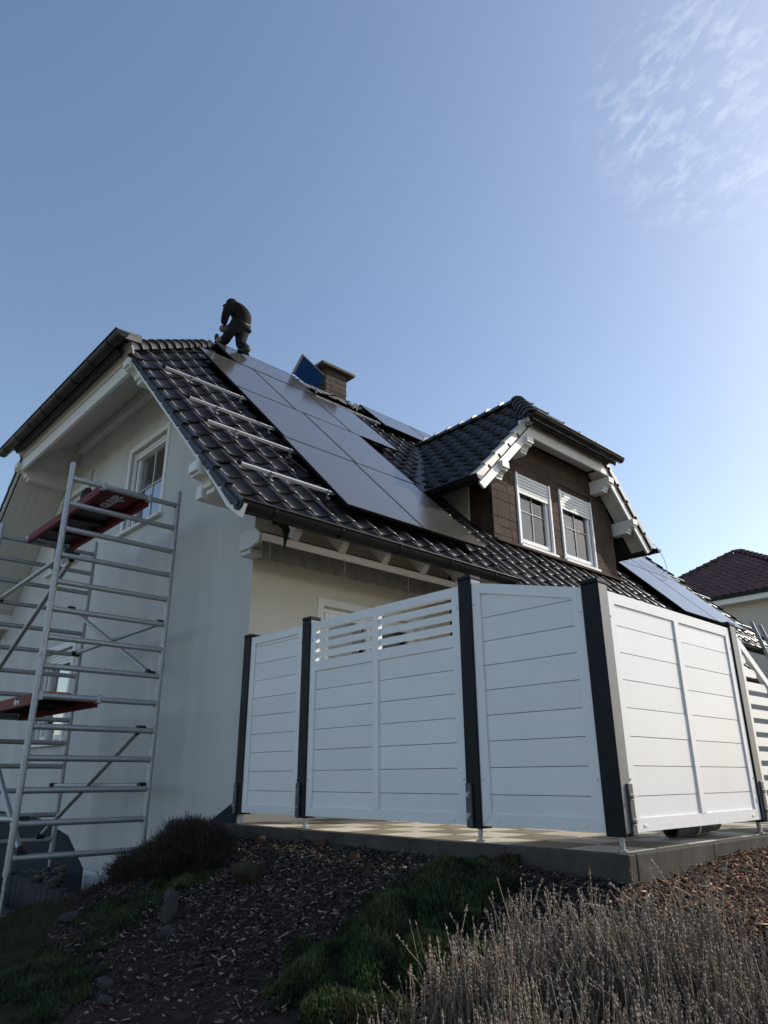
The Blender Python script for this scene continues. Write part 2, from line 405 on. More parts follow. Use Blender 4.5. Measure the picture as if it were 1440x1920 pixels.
def ss(a, b, x):
    t = np.clip((x-a)/(b-a), 0, 1); return t*t*(3-2*t)
def gz(x, y):
    x = np.asarray(x, float); y = np.asarray(y, float)
    d = np.maximum(0, -y-.08); e = np.maximum(0, x-3.05)
    t = ss(-.8, -4.0, x)
    b0 = -.105-.045*ss(1.8, 3.0, x)+.075*ss(0, 1.5, y)
    z = np.minimum(b0-.31*d, b0-.13*e-.31*d)
    z = np.maximum(z, -1.12+.25*np.exp(-np.maximum(0, d-2.2)))
    zl = -.92-.06*d
    return z*(1-t)+np.minimum(zl, z)*t

XR = -5.2                     # ridge line (along +Y); house from y=0.05 to 12.1
KT, KB = 2.73, 2.62           # x+z of the tile crests and of the tile bed on the right slope
YV, YV2 = -.80, 12.75         # verges
EX = -.05                     # eave
Q2 = math.sqrt(.5)

# ================================================================ ground and terrace
def axis(a, b, st, far):
    c = list(np.arange(a, b+1e-6, st)); k = st
    lo, hi = [], []
    x = b
    while x < far: k *= 1.35; x += k; hi.append(x)
    k = st; x = a
    while x > -far: k *= 1.35; x -= k; lo.append(x)
    return np.array(lo[::-1]+c+hi)
gx, gy = axis(-7, 7, .09, 900), axis(-6, 3, .09, 900)
GX, GY = np.meshgrid(gx, gy, indexing='ij')
def rough_noise(x, y):
    return (np.sin(x*9.1+1.3*np.sin(y*5.3))*np.cos(y*8.3+x*2.1)*.5+np.sin(x*23+y*17)*.25+np.sin(x*3.1-y*4.7)*.6)
near = (np.abs(GX) < 9) & (GY > -8) & (GY < 0)
GZ = gz(GX, GY)+np.where(near, .018*rough_noise(GX, GY), 0)
V = np.stack([GX, GY, GZ], -1).reshape(-1, 3)
ni, nj = len(gx), len(gy)
I, J = np.meshgrid(np.arange(ni-1), np.arange(nj-1), indexing='ij')
a = (I*nj+J).ravel(); F = np.stack([a, a+nj, a+nj+1, a+1], -1)
g = np_obj('ground', V, F, [MT['soil'], MT['lawn'], MT['yard_bounce']], kind='structure', smooth=True,
           label='sloping garden ground of dark bark mulch falling away from the terrace into lawn')
def is_lawn(x, y):
    return (y < -1.62-.33*(x+.6)+.10*np.sin(x*4.0)) & (x < 2.3) | (y < -2.6) | (np.abs(x) > 9) | (y < -8)
ctr = V[F].mean(1)
mi = is_lawn(ctr[:, 0], ctr[:, 1]).astype(np.int32); mi[(ctr[:, 1] < -6.2) | (np.abs(ctr[:, 0]) > 9)] = 2
g.data.polygons.foreach_set('material_index', mi)

terrace = thing('terrace', 'raised terrace of checkered pavers edged in concrete under the white fence', 'terrace', (3.0, 0, 0), kind='structure')
del terrace['category']
mb = MB().box((-1.04, .03, -.35), (2.93, 8.6, -.045))
part('slab', mb, MT['joint'], terrace)
for i in range(5):
    x0 = 3.012-.83*(i+1); x1 = 3.012-.83*i-.0015
    if x0 < -1.04: x0 = -1.10
    part('edging_stone', MB().bbox((x0, -.052, -.34), (x1, .026, .0+random.uniform(-.002, .002)), .006), MT['concrete'], terrace)
for i in range(9):
    y0 = .03+.95*i
    part('edging_stone', MB().bbox((2.934, y0, -.34), (3.012, y0+.9485, .0+random.uniform(-.002, .002)), .006), MT['concrete'], terrace)
pm = {}
for k in ('paver_l', 'paver_d'):
    pm[k] = MB().bbox((-.197, -.197, -.04), (.197, .197, .0), .004).mesh('paver', [MT[k]])
for i in range(10):
    for j in range(16):
        px, py = 2.932-.2-.4*i, .03+.2+.4*j
        if px < -1.0 or py > 6.2: continue
        k = 'paver_d' if (i+j) % 2 else 'paver_l'
        mw = Matrix.Translation((px, py, random.uniform(-.003, .001))) @ Matrix.Rotation(random.uniform(-.004, .004), 4, 'Z') @ Matrix.Rotation(random.uniform(-.004, .004), 4, 'X')
        piece('paver', pm[k], mw, terrace)

# ================================================================ house
house = thing('house', 'white rendered house with black tiled half-hipped roof, dormer and slate-clad chimney', 'house', (-1.05, .05, -.2))
XW0, XW1, YW0, YW1 = -9.35, -1.05, .05, 12.0
gm = lambda u, z: (u, YW0, z)
winR = (-4.66, 3.76, -3.50, 5.07); winL = (-7.62, 3.76, -6.42, 5.07); winG = (-7.20, .90, -5.95, 2.30); winC = (-4.43, -1.02, -3.35, -.66)
winM = (-10.9, 1.7, -9.75, 2.82)
rect = lambda w: [(w[0], w[1]), (w[2], w[1]), (w[2], w[3]), (w[0], w[3])]
mb = MB()
top = 5.95
outer = [(-12.5, -1.4), (XW1, -1.4), (XW1, KT-.25-XW1), (KT-.25-top, top), (2*XR-(KT-.25-top), top), (XW0-.6, KT-.85-XW1), (-12.5, KT-.85-XW1)]
wall_poly(mb, outer, [rect(w) for w in (winR, winL, winG, winC, winM)], gm, (0, .17, 0))
part('gable_wall', mb, MT['plaster'], house)
# eave side walls, bay under the dormer, back
mb = MB()
doors = [(1.02, .02, 2.55, 2.22)]
wall_poly(mb, [(YW0, -.3), (3.15, -.3), (3.15, 3.5), (YW0, 3.5)], [rect(d) for d in doors], lambda u, z: (XW1, u, z), (-.17, 0, 0))
part('terrace_wall', mb, MT['plaster_cream'], house)
mb = MB(); wall_poly(mb, [(8.75, -.3), (YW1, -.3), (YW1, 3.5), (8.75, 3.5)], [], lambda u, z: (XW1, u, z))
part('eave_wall', mb, MT['plaster_cream'], house)
mb = MB()
wall_poly(mb, [(XW1, -.3), (.45, -.3), (.45, 2.05), (XW1, 3.5)], [rect((-.85, .02, .1, 1.95))], lambda u, z: (u, 3.2, z), (0, .12, 0))
wall_poly(mb, [(3.2, -.3), (8.7, -.3), (8.7, 2.05), (3.2, 2.05)], [rect((3.75, .75, 5.2, 1.9))], lambda u, z: (.45, u, z), (-.12, 0, 0))
wall_poly(mb, [(XW1, -.3), (.45, -.3), (.45, 2.05), (XW1, 3.5)], [], lambda u, z: (u, 8.7, z))
part('bay_wall', mb, MT['plaster_cream'], house)
mb = MB()
mb.add([(XW0, YW1, -1.4), (XW1, YW1, -1.4), (XW1, YW1, 3.5), (XR, YW1, 7.6), (XW0, YW1, 3.5)], [(0, 1, 2, 3, 4)])
mb.add([(XW0, YW0, -1.4), (XW0, YW1, -1.4), (XW0, YW1, 3.5), (XW0, YW0, 3.5)], [(0, 1, 2, 3)])
part('rear_wall', mb, MT['plaster'], house)
# plinth, 12 mm proud of the render
pl = [(XW1+.004, -1.3), (XW1+.004, .21), (-1.52, .0), (-2.6, -.52), (-3.30, -.60), (-3.30, -1.3)]
part('plinth', MB().prism([(x, YW0-.012, z) for x, z in pl], (0, .012, 0)), MT['plinth'], house)
pl = [(-4.50, -1.3), (-4.50, -.64), (-5.13, -.30), (-6.3, -.13), (XW0, -.05), (XW0, -1.3)]
part('plinth', MB().prism([(x, YW0-.012, z) for x, z in pl], (0, .012, 0)), MT['plinth'], house)

def window(org, ax, nrm, w, h, depth, mw_=1, mh_=1, shutter=0.0, curtain=True, band=.09, sill=True, sashes=1, label=None, open_shut=False, dark=True):
    """window set back by depth; org is the lower left corner on the wall face, ax runs along it, nrm points outwards"""
    org, ax, nrm, up = Vector(org), Vector(ax), Vector(nrm), Vector((0, 0, 1))
    def P(u, v, d): return org+ax*u+up*v+nrm*d
    def bar(M, u0, v0, u1, v1, d0, d1, c=.006):
        M.bbox((u0, v0, d0), (u1, v1, d1), c, 0, basis(ax, up, nrm, org))
    f = MB(); fr = .055
    for u0, v0, u1, v1 in ((0, 0, fr, h), (w-fr, 0, w, h), (fr, 0, w-fr, fr), (fr, h-fr, w-fr, h)): bar(f, u0, v0, u1, v1, -depth-.03, -depth+.03)
    sw = (w-2*fr)/sashes; sf = .065
    for k in range(sashes):
        a = fr+sw*k+.004; b = fr+sw*(k+1)-.004
        for u0, v0, u1, v1 in ((a, fr, a+sf, h-fr), (b-sf, fr, b, h-fr), (a+sf, fr, b-sf, fr+sf), (a+sf, h-fr-sf, b-sf, h-fr)): bar(f, u0, v0, u1, v1, -depth-.035, -depth+.045)
    o = part('window', f, MT['pvcframe'], house, label)
    for k in range(sashes):
        a = fr+sw*k+sf; b = fr+sw*(k+1)-sf
        g = MB().add([P(a-.01, fr+sf-.01, -depth), P(b+.01, fr+sf-.01, -depth), P(b+.01, h-fr-sf+.01, -depth), P(a-.01, h-fr-sf+.01, -depth)], [(0, 1, 2, 3)])
        part('pane', g, MT['glass_coated' if abs(nrm.y) > .5 else 'glass'], o)
        if mw_ > 1 or mh_ > 1:
            t = MB()
            for i in range(1, mw_): u = a+(b-a)*i/mw_; bar(t, u-.007, fr+sf, u+.007, h-fr-sf, -depth+.004, -depth+.016, .003)
            for i in range(1, mh_): v = fr+sf+(h-2*fr-2*sf)*i/mh_; bar(t, a, v-.007, b, v+.007, -depth+.0045, -depth+.0155, .003)
            part('muntin', t, MT['pvcframe' if abs(nrm.y) > .5 else 'muntin'], o)
    if shutter:
        nsl = max(2, int(shutter/.05))
        for i in range(nsl):
            v1 = h-.005-shutter*i/nsl; v0 = h-.005-shutter*(i+1)/nsl+.006
            s_ = MB(); bar(s_, .03, v0, w-.03, v1, -depth+.055, -depth+.071, .005); part('shutter_slat', s_, MT['shutter'], o)
        for u in (0.0, w-.045):
            s_ = MB(); bar(s_, u, -.0, u+.045, h, -depth+.046, -depth+.09, .004); part('guide_rail', s_, MT['pvcframe'], o)
    if curtain:
        for side in {2: ((.08, .42), (.62, .93)), 3: ((.05, .60),)}.get(curtain, ((.06, .94),)):
            n = 36; vs = []
            for i in range(n+1):
                u = w*(side[0]+(side[1]-side[0])*i/n); d = -depth-.16+.022*math.sin(i*1.25)+.01*math.sin(i*2.9)
                pull = 0.10*w*(1 if side[0] < .5 else -1) if curtain > 1 else 0
                vs += [P(u, h-.05, d), P(u+(pull*2.2*(u/w) if curtain == 3 else -pull*.55), .06, d+.01)]
            cm = MB().add(vs, [(2*i, 2*i+2, 2*i+3, 2*i+1) for i in range(n)], 0, True)
            part('curtain', cm, MT['curtain'], o)
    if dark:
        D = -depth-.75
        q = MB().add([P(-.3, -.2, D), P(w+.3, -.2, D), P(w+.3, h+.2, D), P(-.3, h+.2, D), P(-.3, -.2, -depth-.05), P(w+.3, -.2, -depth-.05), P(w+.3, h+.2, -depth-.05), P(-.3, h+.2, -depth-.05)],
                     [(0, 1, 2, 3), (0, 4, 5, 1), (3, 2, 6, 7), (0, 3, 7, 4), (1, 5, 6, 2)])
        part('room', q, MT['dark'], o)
    if band:
        b_ = MB(); t = .012
        for u0, v0, u1, v1 in ((-band, -.0, 0, h+band), (w, -.0, w+band, h+band), (0, h, w, h+band)): bar(b_, u0, v0, u1, v1, -.004, t, .003)
        part('surround', b_, MT['white'], o)
    if sill:
        s_ = MB(); bar(s_, -band-.03, -.05, w+band+.03, -.004, -depth, .075, .006); part('sill', s_, MT['white'], o)
    return o
for w, lb, mx, mh in ((winR, 'upstairs gable window reflecting the sky beside the scaffold', 2, 2), (winL, 'upstairs gable window behind the red platform', 2, 2), (winG, 'ground floor gable window behind the lower platform', 1, 1), (winM, None, 1, 1)):
    window((w[0], YW0, w[1]), (1, 0, 0), (0, -1, 0), w[2]-w[0], w[3]-w[1], .13, mx, mh, shutter=.22 if w in (winG, winM) else .12, curtain=2 if w is winG else False, label=lb, sashes=1)
# cellar window with white louvres
f = MB()
x0, z0, x1, z1 = winC
for a in ((x0, z0, x0+.05, z1), (x1-.05, z0, x1, z1), (x0+.05, z1-.05, x1-.05, z1), (x0+.05, z0, x1-.05, z0+.05)): f.bbox((a[0], .03, a[1]), (a[2], .09, a[3]), .005)
cw = part('cellar_window', f, MT['pvcframe'], house)
for i in range(5):
    z = z0+.055+i*.052
    part('louvre', MB().bbox((x0+.055, .05, z), (x1-.055, .075, z+.046), .008), MT['pvcframe'], cw)
# terrace door and bay windows
window((XW1, 1.02, .02), (0, 1, 0), (1, 0, 0), 1.53, 2.20, .10, 1, 1, curtain=2, label='white terrace door behind the lattice of the fence', sashes=2, sill=False)
window((-.85, 3.2, .02), (1, 0, 0), (0, -1, 0), .95, 1.93, .08, 1, 2, curtain=False, sill=False, band=.06)
window((.45, 3.75, .75), (0, 1, 0), (1, 0, 0), 1.45, 1.15, .08, 2, 1, curtain=True, band=.06)

# ---------------- roof deck: right slope, left slope, two half hips, bay slope
ZR = KB-XR                                          # ridge height of the deck
HY = 1.35                                           # ridge starts here; hip eave at HX
HX, HYE = -3.15, YV-.05                             # hip eave corner on the right slope
mir = lambda x: 2*XR-x
mb = MB(); th = .04
def slab(poly, t=th):
    n = (Vector(poly[1])-Vector(poly[0])).cross(Vector(poly[2])-Vector(poly[0])).normalized()
    if n.z < 0: n = -n
    mb.prism([Vector(p)-n*t for p in poly], n*t)
zs = lambda x: KB-x
ye2 = YV2-(HY-YV)
slab([(EX, YV+.03, zs(EX)), (EX, YV2-.03, zs(EX)), (HX, YV2-.03, zs(HX)), (XR, ye2, ZR), (XR, HY, ZR), (HX, YV+.03, zs(HX))])
slab([(mir(EX), YV+.03, zs(EX)), (mir(HX), YV+.03, zs(HX)), (XR, HY, ZR), (XR, ye2, ZR), (mir(HX), YV2-.03, zs(HX)), (mir(EX), YV2-.03, zs(EX))])
slab([(HX+.05, HYE-.12, zs(HX)-.03), (XR, HY, ZR), (mir(HX)-.05, HYE-.12, zs(HX)-.03)], .08)
slab([(HX, YV2, zs(HX)), (XR, ye2, ZR), (mir(HX), YV2, zs(HX))], .08)
slab([(EX+.003, 3.22, zs(EX)-.004), (.72, 3.22, zs(.72)-.004), (.72, 8.72, zs(.72)-.004), (EX+.003, 8.72, zs(EX)-.004)])
roof = part('roof', mb, MT['deck'], house)

# ---------------- soffits (white boards), each board its own strip of geometry
def soffit_right():
    m_ = MB(); k = KB-.085
    n = 9; x0, x1 = -.20, XW1+.02
    ya, yb = YV+.10, 3.2
    m_.prism([(x0, ya, k-x0), (x1, ya, k-x1), (x1, yb, k-x1), (x0, yb, k-x0)], (.012, 0, .012))
    return m_
part('eave_soffit', soffit_right(), MT['soffit'], house)
# verge soffit boards run with the slope on both sides of the gable
for sgn in (1, -1):
    for b in range(6):
        y0 = YV+.06+b*(.79/6); y1 = y0+.79/6-.0025
        x0, x1 = -.26, KT-.2-6.02
        k = KB-.13
        P_ = [(x0, y0, k-x0), (x1, y0, k-x1), (x1, y1, k-x1), (x0, y1, k-x0)]
        e = (.014, 0, .014)
        if sgn < 0: P_ = [(mir(p[0]), p[1], p[2]) for p in P_]; e = (-.014, 0, .014)
        part('soffit_board', MB().prism(P_, e), MT['soffit'], house)
# half-hip soffit: sloping board ceiling behind the tie, ledger on the wall, boards in front of the tie
part('hip_soffit', MB().prism([(-3.08, YV+.06, 5.60), (mir(-3.08), YV+.06, 5.60), (mir(-3.50), YW0-.02, 6.03), (-3.50, YW0-.02, 6.03)], (0, -.01, .014)), MT['soffit'], house)
part('wall_ledger', MB().bbox((mir(-3.55), YW0-.11, 5.81), (-3.55, YW0-.002, 6.00), .008), MT['white'], house)
part('tie_beam', MB().bbox((mir(-3.02), YV+.005, 5.42), (-3.02, YV+.06, 5.625), .006), MT['white'], house)
nb = 46; wlen = (-2.92-mir(-2.92))/nb
for i in range(nb):
    a = mir(-2.92)+wlen*i
    part('soffit_board', MB().prism([(a+.003, YV-.075, 5.845), (a+wlen-.003, YV-.075, 5.845), (a+wlen-.003, YV+.003, 5.635), (a+.003, YV+.003, 5.635)], (0, .012, .004)), MT['soffit'], house)
# barge boards
def barge(k0, k1, x0, x1, y0, y1, tip, left=False):
    P_ = [(x0, y0, k0-x0), (x0+tip*.5, y0, k0-x0-tip*.5), (x0+tip, y0, k1-x0-tip*.62), (x0+.02, y0, k1-x0-.02), (x1, y0, k1-x1), (x1, y0, k0-x1)]
    P_ = [(-.5, y0, k0+.5), (-.2, y0, k0+.16), (.035, y0, 2.555), (.10, y0, 2.665), (-.03, y0, k1+.03), (x1, y0, k1-x1), (x1, y0, k0-x1)]
    if left: P_ = [(mir(p[0]), p[1], p[2]) for p in P_]
    return MB().prism(P_, (0, y1-y0, 0))
for left in (False, True):
    part('barge_board', barge(KB-.065, KT-.05, -.03, -3.05, YV+.005, YV+.04, .1, left), MT['white'], house)
# purlins with moulded ends
def purlin(xc, zt, w, h, y_end=YW0+.02):
    yf = YV+.03; z0 = zt-h
    pr = [(y_end, zt), (yf-.10, zt), (yf-.10, z0+h*.62), (yf-.06, z0+h*.62), (yf-.06, z0+h*.52)]
    for i in range(7):
        t = i/6*math.pi/2; pr.append((yf-.02+.10*math.sin(t)*1.0, z0+h*.20+h*.30*math.cos(t)))
    pr += [(yf+.12, z0+h*.20), (yf+.12, z0), (yf+.30, z0), (y_end, z0)]
    return MB().prism([(xc-w/2, y, z) for y, z in pr], (w, 0, 0))
for xc, zt in ((-2.98, 5.56), (mir(-2.98), 5.56), (-.80, 3.34), (mir(-.80), 3.34)):
    part('purlin', purlin(xc, zt, .16, .27), MT['white'], house)
# rafters over the terrace, plumb cut ends
for i in range(6):
    y = .235+.645*i
    if y > 3.1: continue
    k = KB-.09; x0, x1 = -.62, XW1-.02
    part('rafter', MB().prism([(x1, y, k-x1), (x0+.06, y, k-x0-.06), (x0+.06, y, k-x0-.34), (x0-.01, y, k-x0-.42), (x1, y, k-x1-.42)], (0, .09, 0)), MT['soffit'], house)
part('eave_beam', MB().bbox((-1.045, YV+.12, 3.05), (-.93, YW0-.001, 3.20), .006), MT['white'], house)
# gutters
def gutter(p0, p1, out, r, name='gutter', parent=house, nbr=8, caps=True, joints=True):
    p0, p1, out, up = Vector(p0), Vector(p1), Vector(out), Vector((0, 0, 1)); L = (p1-p0).length; d = (p1-p0).normalized()
    arc = [(-r*math.cos(math.pi*i/12), -r*math.sin(math.pi*i/12)) for i in range(13)]
    inn = [(a*.95, b*.95+.002) for a, b in arc]
    bead = [(r+.008+.009*math.cos(t), .004+.009*math.sin(t)) for t in [math.pi*k/4 for k in range(-2, 7)]]
    prof = inn[::-1]+[(-r, .012), (-r-.004, .012)]+arc+bead
    M = MB().sweep(prof, p0, p1, out, up)
    if caps:
        for q in (p0, p1):
            vs = [q+out*a+up*b for a, b in arc]; M.add(vs, [tuple(range(13))]); M.add([v+d*.002*(1 if q is p1 else -1) for v in vs], [tuple(range(12, -1, -1))])
    g_ = part(name, M, MT['gutter'], parent)
    for i in range(nbr):
        q = p0+d*(L*(i+.45)/nbr); rr = r+.004
        ar = [(-rr*math.cos(math.pi*k/12), -rr*math.sin(math.pi*k/12)) for k in range(13)]
        M = MB().sweep(ar, q-d*.014, q+d*.014, out, up)
        M.sweep([(a*1.06, b*1.06) for a, b in ar], q-d*.012, q+d*.012, out, up)
        part('gutter_bracket', M, MT['gutter'], g_)
    return g_
gutter((EX+.072, YV-.01, 2.700), (EX+.072, 3.16, 2.685), (1, 0, 0), .080, nbr=5)
gutter((EX+.072, 8.78, 2.700), (EX+.072, YV2+.02, 2.685), (1, 0, 0), .080, nbr=5)
gutter((.80, 3.18, KT-.72-.16), (.80, 8.76, KT-.72-.20), (1, 0, 0), .078, nbr=7)
gutter((mir(-2.72), YV-.25, 5.79), (-2.72, YV-.25, 5.79), (0, -1, 0), .085, nbr=8)
# fascia behind the half-hip gutter and end plate at its right corner
part('hip_fascia', MB().prism([(mir(-2.80), YV-.22, 5.79), (-2.80, YV-.22, 5.79), (-2.86, YV-.075, 5.85), (mir(-2.86), YV-.075, 5.85)], (0, .002, .014)), MT['deck'], house)
part('hip_flashing', MB().prism([(-2.735, YV-.255, 5.70), (-2.735, YV-.255, 5.80), (-2.88, YV+.06, 5.935), (-2.85, YV+.06, 5.80)], (-.02, 0, -.006)), MT['rubber'], house)
part('bay_verge_board', MB().prism([(x, 3.165, KT-.04-x) for x in (-.02, .74)]+[(x, 3.165, KT-.26-x) for x in (.74, -.02)], (0, .04, 0)), MT['flash'], house)
# chimney
ch = part('chimney', MB().box((-5.78, 4.22, 6.8), (-5.30, 4.80, 8.66)), MT['slate_dark'], house)
sm = MB().bbox((-.10, -.068, 0), (.10, .068, .006), .002).mesh('wall_slate', [MT['slate_dark']])
for r_ in range(8):
    z = 8.60-.125*r_
    for c_ in range(4):
        for face in range(2):
            if face == 0:
                y = 4.22+.145*(c_+.5)+ (.02 if r_ % 2 else -.02); mw = basis(Vector((0, 1, 0)), Vector((-.05, 0, 1)).normalized(), Vector((1, 0, .05)).normalized(), Vector((-5.297, min(max(y, 4.3), 4.72), z)))
            else:
                x = -5.78+.12*(c_+.5); mw = basis(Vector((1, 0, 0)), Vector((0, .05, 1)).normalized(), Vector((0, -1, .05)).normalized(), Vector((x, 4.217, z)))
            piece('wall_slate', sm, mw @ Matrix.Rotation(random.uniform(-.03, .03), 4, 'Z') @ Matrix.Translation((0, 0, random.uniform(.001, .006)+.0015*(c_ % 2))) @ Matrix.Scale(.78 if face == 0 else .66, 4, (1, 0, 0)), ch)
part('chimney_cap', MB().bbox((-5.90, 4.04, 8.66), (-5.18, 4.96, 8.735), .012), MT['cap'], ch)
part('chimney_pot', MB().tube([(-5.54, 4.5, 8.735), (-5.54, 4.5, 8.80)], .12, 16), MT['zinc'], ch)

# ================================================================ roof tiles
GA, CV = .36, .30
def tile_mesh(prof_n=11, amp=.052, lift=.030, gauge=GA, cover=CV, over=.045):
    """one double-S tile: wavy top lifted at its lower edge, with a rounded nose and a visible front edge"""
    top0, top1, nose, front, vs, fs = [], [], [], [], [], []
    for i in range(prof_n):
        u = i/(prof_n-1); h = amp*(0.5+0.5*math.cos(2*math.pi*(u-.12)))**1.35
        x = (u-.5)*(cover+.012)
        top1.append((x, gauge, h+.002)); top0.append((x, -over+.012, h+lift)); nose.append((x, -over, h+lift-.009)); front.append((x, -over+.003, h+lift-.030))
    n = prof_n; vs = top1+top0+nose+front
    fs = []; sm = []
    for a, b in ((0, n), (n, 2*n), (2*n, 3*n)):
        for i in range(n-1): fs.append((b+i, b+i+1, a+i+1, a+i)); sm.append(True)
    return vs, fs
TV, TF = tile_mesh()
mbt = MB().add(TV, TF, 0, True); tile_me = mbt.mesh('roof_tile', [MT['tile']])
def tile_frame(org, up, along, nrm, i, j, jit=True):
    p = Vector(org)+Vector(up)*(i*GA)+Vector(along)*((j+.5)*CV)
    mw = basis(Vector(along), Vector(up), Vector(nrm), p)
    if jit: mw = mw @ Matrix.Translation((random.gauss(0, .0015), random.gauss(0, .004), random.gauss(0, .002))) @ Matrix.Rotation(random.gauss(0, .006), 4, 'Z') @ Matrix.Rotation(random.gauss(0, .006), 4, 'X')
    return mw
def clip_tile(mw, planes, parent, name='roof_tile', mt=None):
    b = bmesh.new(); b.from_mesh(tile_me); b.transform(mw)
    for co, no in planes:
        bmesh.ops.bisect_plane(b, geom=b.verts[:]+b.edges[:]+b.faces[:], plane_co=co, plane_no=no, clear_outer=True)
    if not b.faces: b.free(); return None
    base = POS[parent.name]; b.transform(Matrix.Translation(-base))
    me = bpy.data.meshes.new(name); b.to_mesh(me); b.free(); me.materials.append(MT['tile'])
    o = bpy.data.objects.new(name, me); link(o, parent, base); return o
def lay(parent, frames, keep, planes_of=None):
    """frames: list of world matrices; the keep nearest become pieces, the rest one joined part"""
    frames = sorted(frames, key=lambda t: (t[0].translation-CAM).length)
    rest = []; n = 0
    for mw, pl in frames:
        if pl:
            clip_tile(mw, pl, parent); continue
        if n < keep: piece('roof_tile', tile_me, mw, parent); n += 1
        else: rest.append(np.array(mw)[:3, :4])
    if rest:
        V, F, _ = replicate(TV, TF, np.array(rest))
        np_obj('distant_roof_tiles', V, F, MT['tile'], kind='stuff', parent=parent, smooth=True)
E0 = Vector((EX, YV+.01, KB-EX))+Vector((Q2, 0, Q2))*.004
UP, AL, NR = Vector((-Q2, 0, Q2)), Vector((0, 1, 0)), Vector((Q2, 0, Q2))
hipn = Vector((HY-YV, HX-XR, 0)).normalized()           # outside of the right slope at the near hip (in plan)
hipco = Vector((HX, YV, 0)); 
hn = Vector((hipn.x, -abs(hipn.y), 0)).normalized(); hn = Vector((-(HY-YV), -(HX-XR), 0)).normalized()
frames = []
NC = int((YV2-YV)/CV); NRW = 20
DY0, DY1 = 3.4, 8.46                                     # dormer eaves
for i in range(-3, NRW):
    for j in range(NC):
        c = E0+UP*((i+.5)*GA)+AL*((j+.5)*CV)
        if i < 0 and not (3.2 < c.y < 8.75): continue
        # under the dormer
        w = (-1.72-c.x)*1.0
        if c.x < -1.25 and DY0+max(w, 0)+.45 < c.y < DY1-max(w, 0)-.45: continue
        if c.x > -1.25 and c.x < -1.12 and 4.6 < c.y < 7.3 and False: continue
        pl = []
        dh = (Vector((c.x, c.y, 0))-hipco).dot(hn)
        if dh > .22: continue
        if dh > -.30 and c.x < HX+.4: pl = [(hipco, hn)]
        h2 = Vector((hn.x, -hn.y, 0)); dh2 = (Vector((c.x, c.y, 0))-Vector((HX, YV2, 0))).dot(h2)
        if dh2 > 0: continue
        frames.append((tile_frame(E0, UP, AL, NR, i, j), pl))
lay(roof, frames, 165)
# left slope and half hip: seen edge on only, kept as one joined part each
rest = []
for i in range(NRW):
    for j in range(NC):
        c = Vector((mir(EX), YV, KB-EX))+Vector((Q2, 0, Q2))*((i+.5)*GA)+AL*((j+.5)*CV)
        if (Vector((mir(c.x), c.y, 0))-hipco).dot(hn) > -.12: continue
        if j > 3 and i > 2: continue
        rest.append(np.array(tile_frame(Vector((mir(EX), YV2-.02, KB-EX)), (Q2, 0, Q2), (0, -1, 0), (-Q2, 0, Q2), i, NC-1-j))[:3, :4])
V, F, _ = replicate(TV, TF, np.array(rest)); np_obj('distant_roof_tiles', V, F, MT['tile'], kind='stuff', parent=roof, smooth=True)
# verge tiles: lobed flank pieces hanging over the barge board
def verge_mesh(flip=1, mt='tile', drop=.0):
    M = MB(); t = .016; L = GA
    # flank in the slope plane coordinates: x outwards is -y of the house (local x), y up the slope, z normal
    P_ = [(-.006, -.05, .072), (-.006, L-.02, .046), (-.006, L-.02, -.004-drop), (-.006, .050, -.008-drop), (-.006, .030, .022), (-.006, -.05, .030)]
    M.prism([(p[0]*flip, p[1], p[2]) for p in P_], (-t*flip, 0, 0))
    vs, n = [], 6
    for y, dz in ((L, .0), (-.045, .030)):
        for k in range(n+1):
            a = math.pi*k/n*.62; vs.append(((-.022+.060*(1-math.cos(a)))*flip, y, .040+dz+.030*math.sin(a)))
    fs = [(k, k+1, n+2+k, n+1+k) for k in range(n)]
    if flip > 0: fs = [tuple(reversed(f)) for f in fs]
    M.add(vs, fs, 0, True)
    M.add([vs[n+1+k] for k in range(n+1)]+[(v[0], v[1], v[2]-.03) for v in vs[n+1:]], [(k, k+1, n+2+k, n+1+k) for k in range(n)])
    return M.mesh('verge_tile', [MT[mt]])
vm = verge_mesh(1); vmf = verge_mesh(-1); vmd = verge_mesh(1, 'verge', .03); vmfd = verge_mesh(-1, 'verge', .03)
for i in range(12):
    piece('verge_tile', vm, basis(AL, UP, NR, Vector((EX, YV, KB-EX))+UP*(i*GA)), roof)
    piece('verge_tile', vmf, basis(Vector((0, -1, 0)), Vector((Q2, 0, Q2)), Vector((-Q2, 0, Q2)), Vector((mir(EX), YV, KB-EX))+Vector((Q2, 0, Q2))*(i*GA)), roof)
for i in range(19):
    piece('verge_tile', vmf, basis(AL, UP, NR, Vector((EX, YV2, KB-EX))+UP*(i*GA)), roof)
for i in range(-3, 1):
    piece('verge_tile', vm, basis(AL, UP, NR, Vector((EX, 3.215, KB-EX))+UP*(i*GA)), roof)
# ridge and hip tiles: tapered half barrels with a raised collar at the overlap
def barrel(L=.36, r0=.125, r1=.105, n=9):
    M = MB(); secs = [(0, r0+.022), (.03, r0+.024), (.036, r0+.004), (L, r1)]
    for (y0, a), (y1, b) in zip(secs[:-1], secs[1:]):
        vs = [(rr*math.cos(math.pi*k/n), y, rr*math.sin(math.pi*k/n)-.035) for y, rr in ((y0, a), (y1, b)) for k in range(n+1)]
        M.add(vs, [(k+1, k, n+1+k, n+2+k) for k in range(n)], 0, True)
    vs = [((r0+.022)*math.cos(math.pi*k/n), 0, (r0+.022)*math.sin(math.pi*k/n)-.035) for k in range(n+1)]+[((r0-.012)*math.cos(math.pi*k/n), 0, (r0-.012)*math.sin(math.pi*k/n)-.035) for k in range(n+1)]
    M.add(vs, [(k, k+1, n+2+k, n+1+k) for k in range(n)])
    return M.mesh('ridge_tile', [MT['ridge']])
bar_me = barrel()
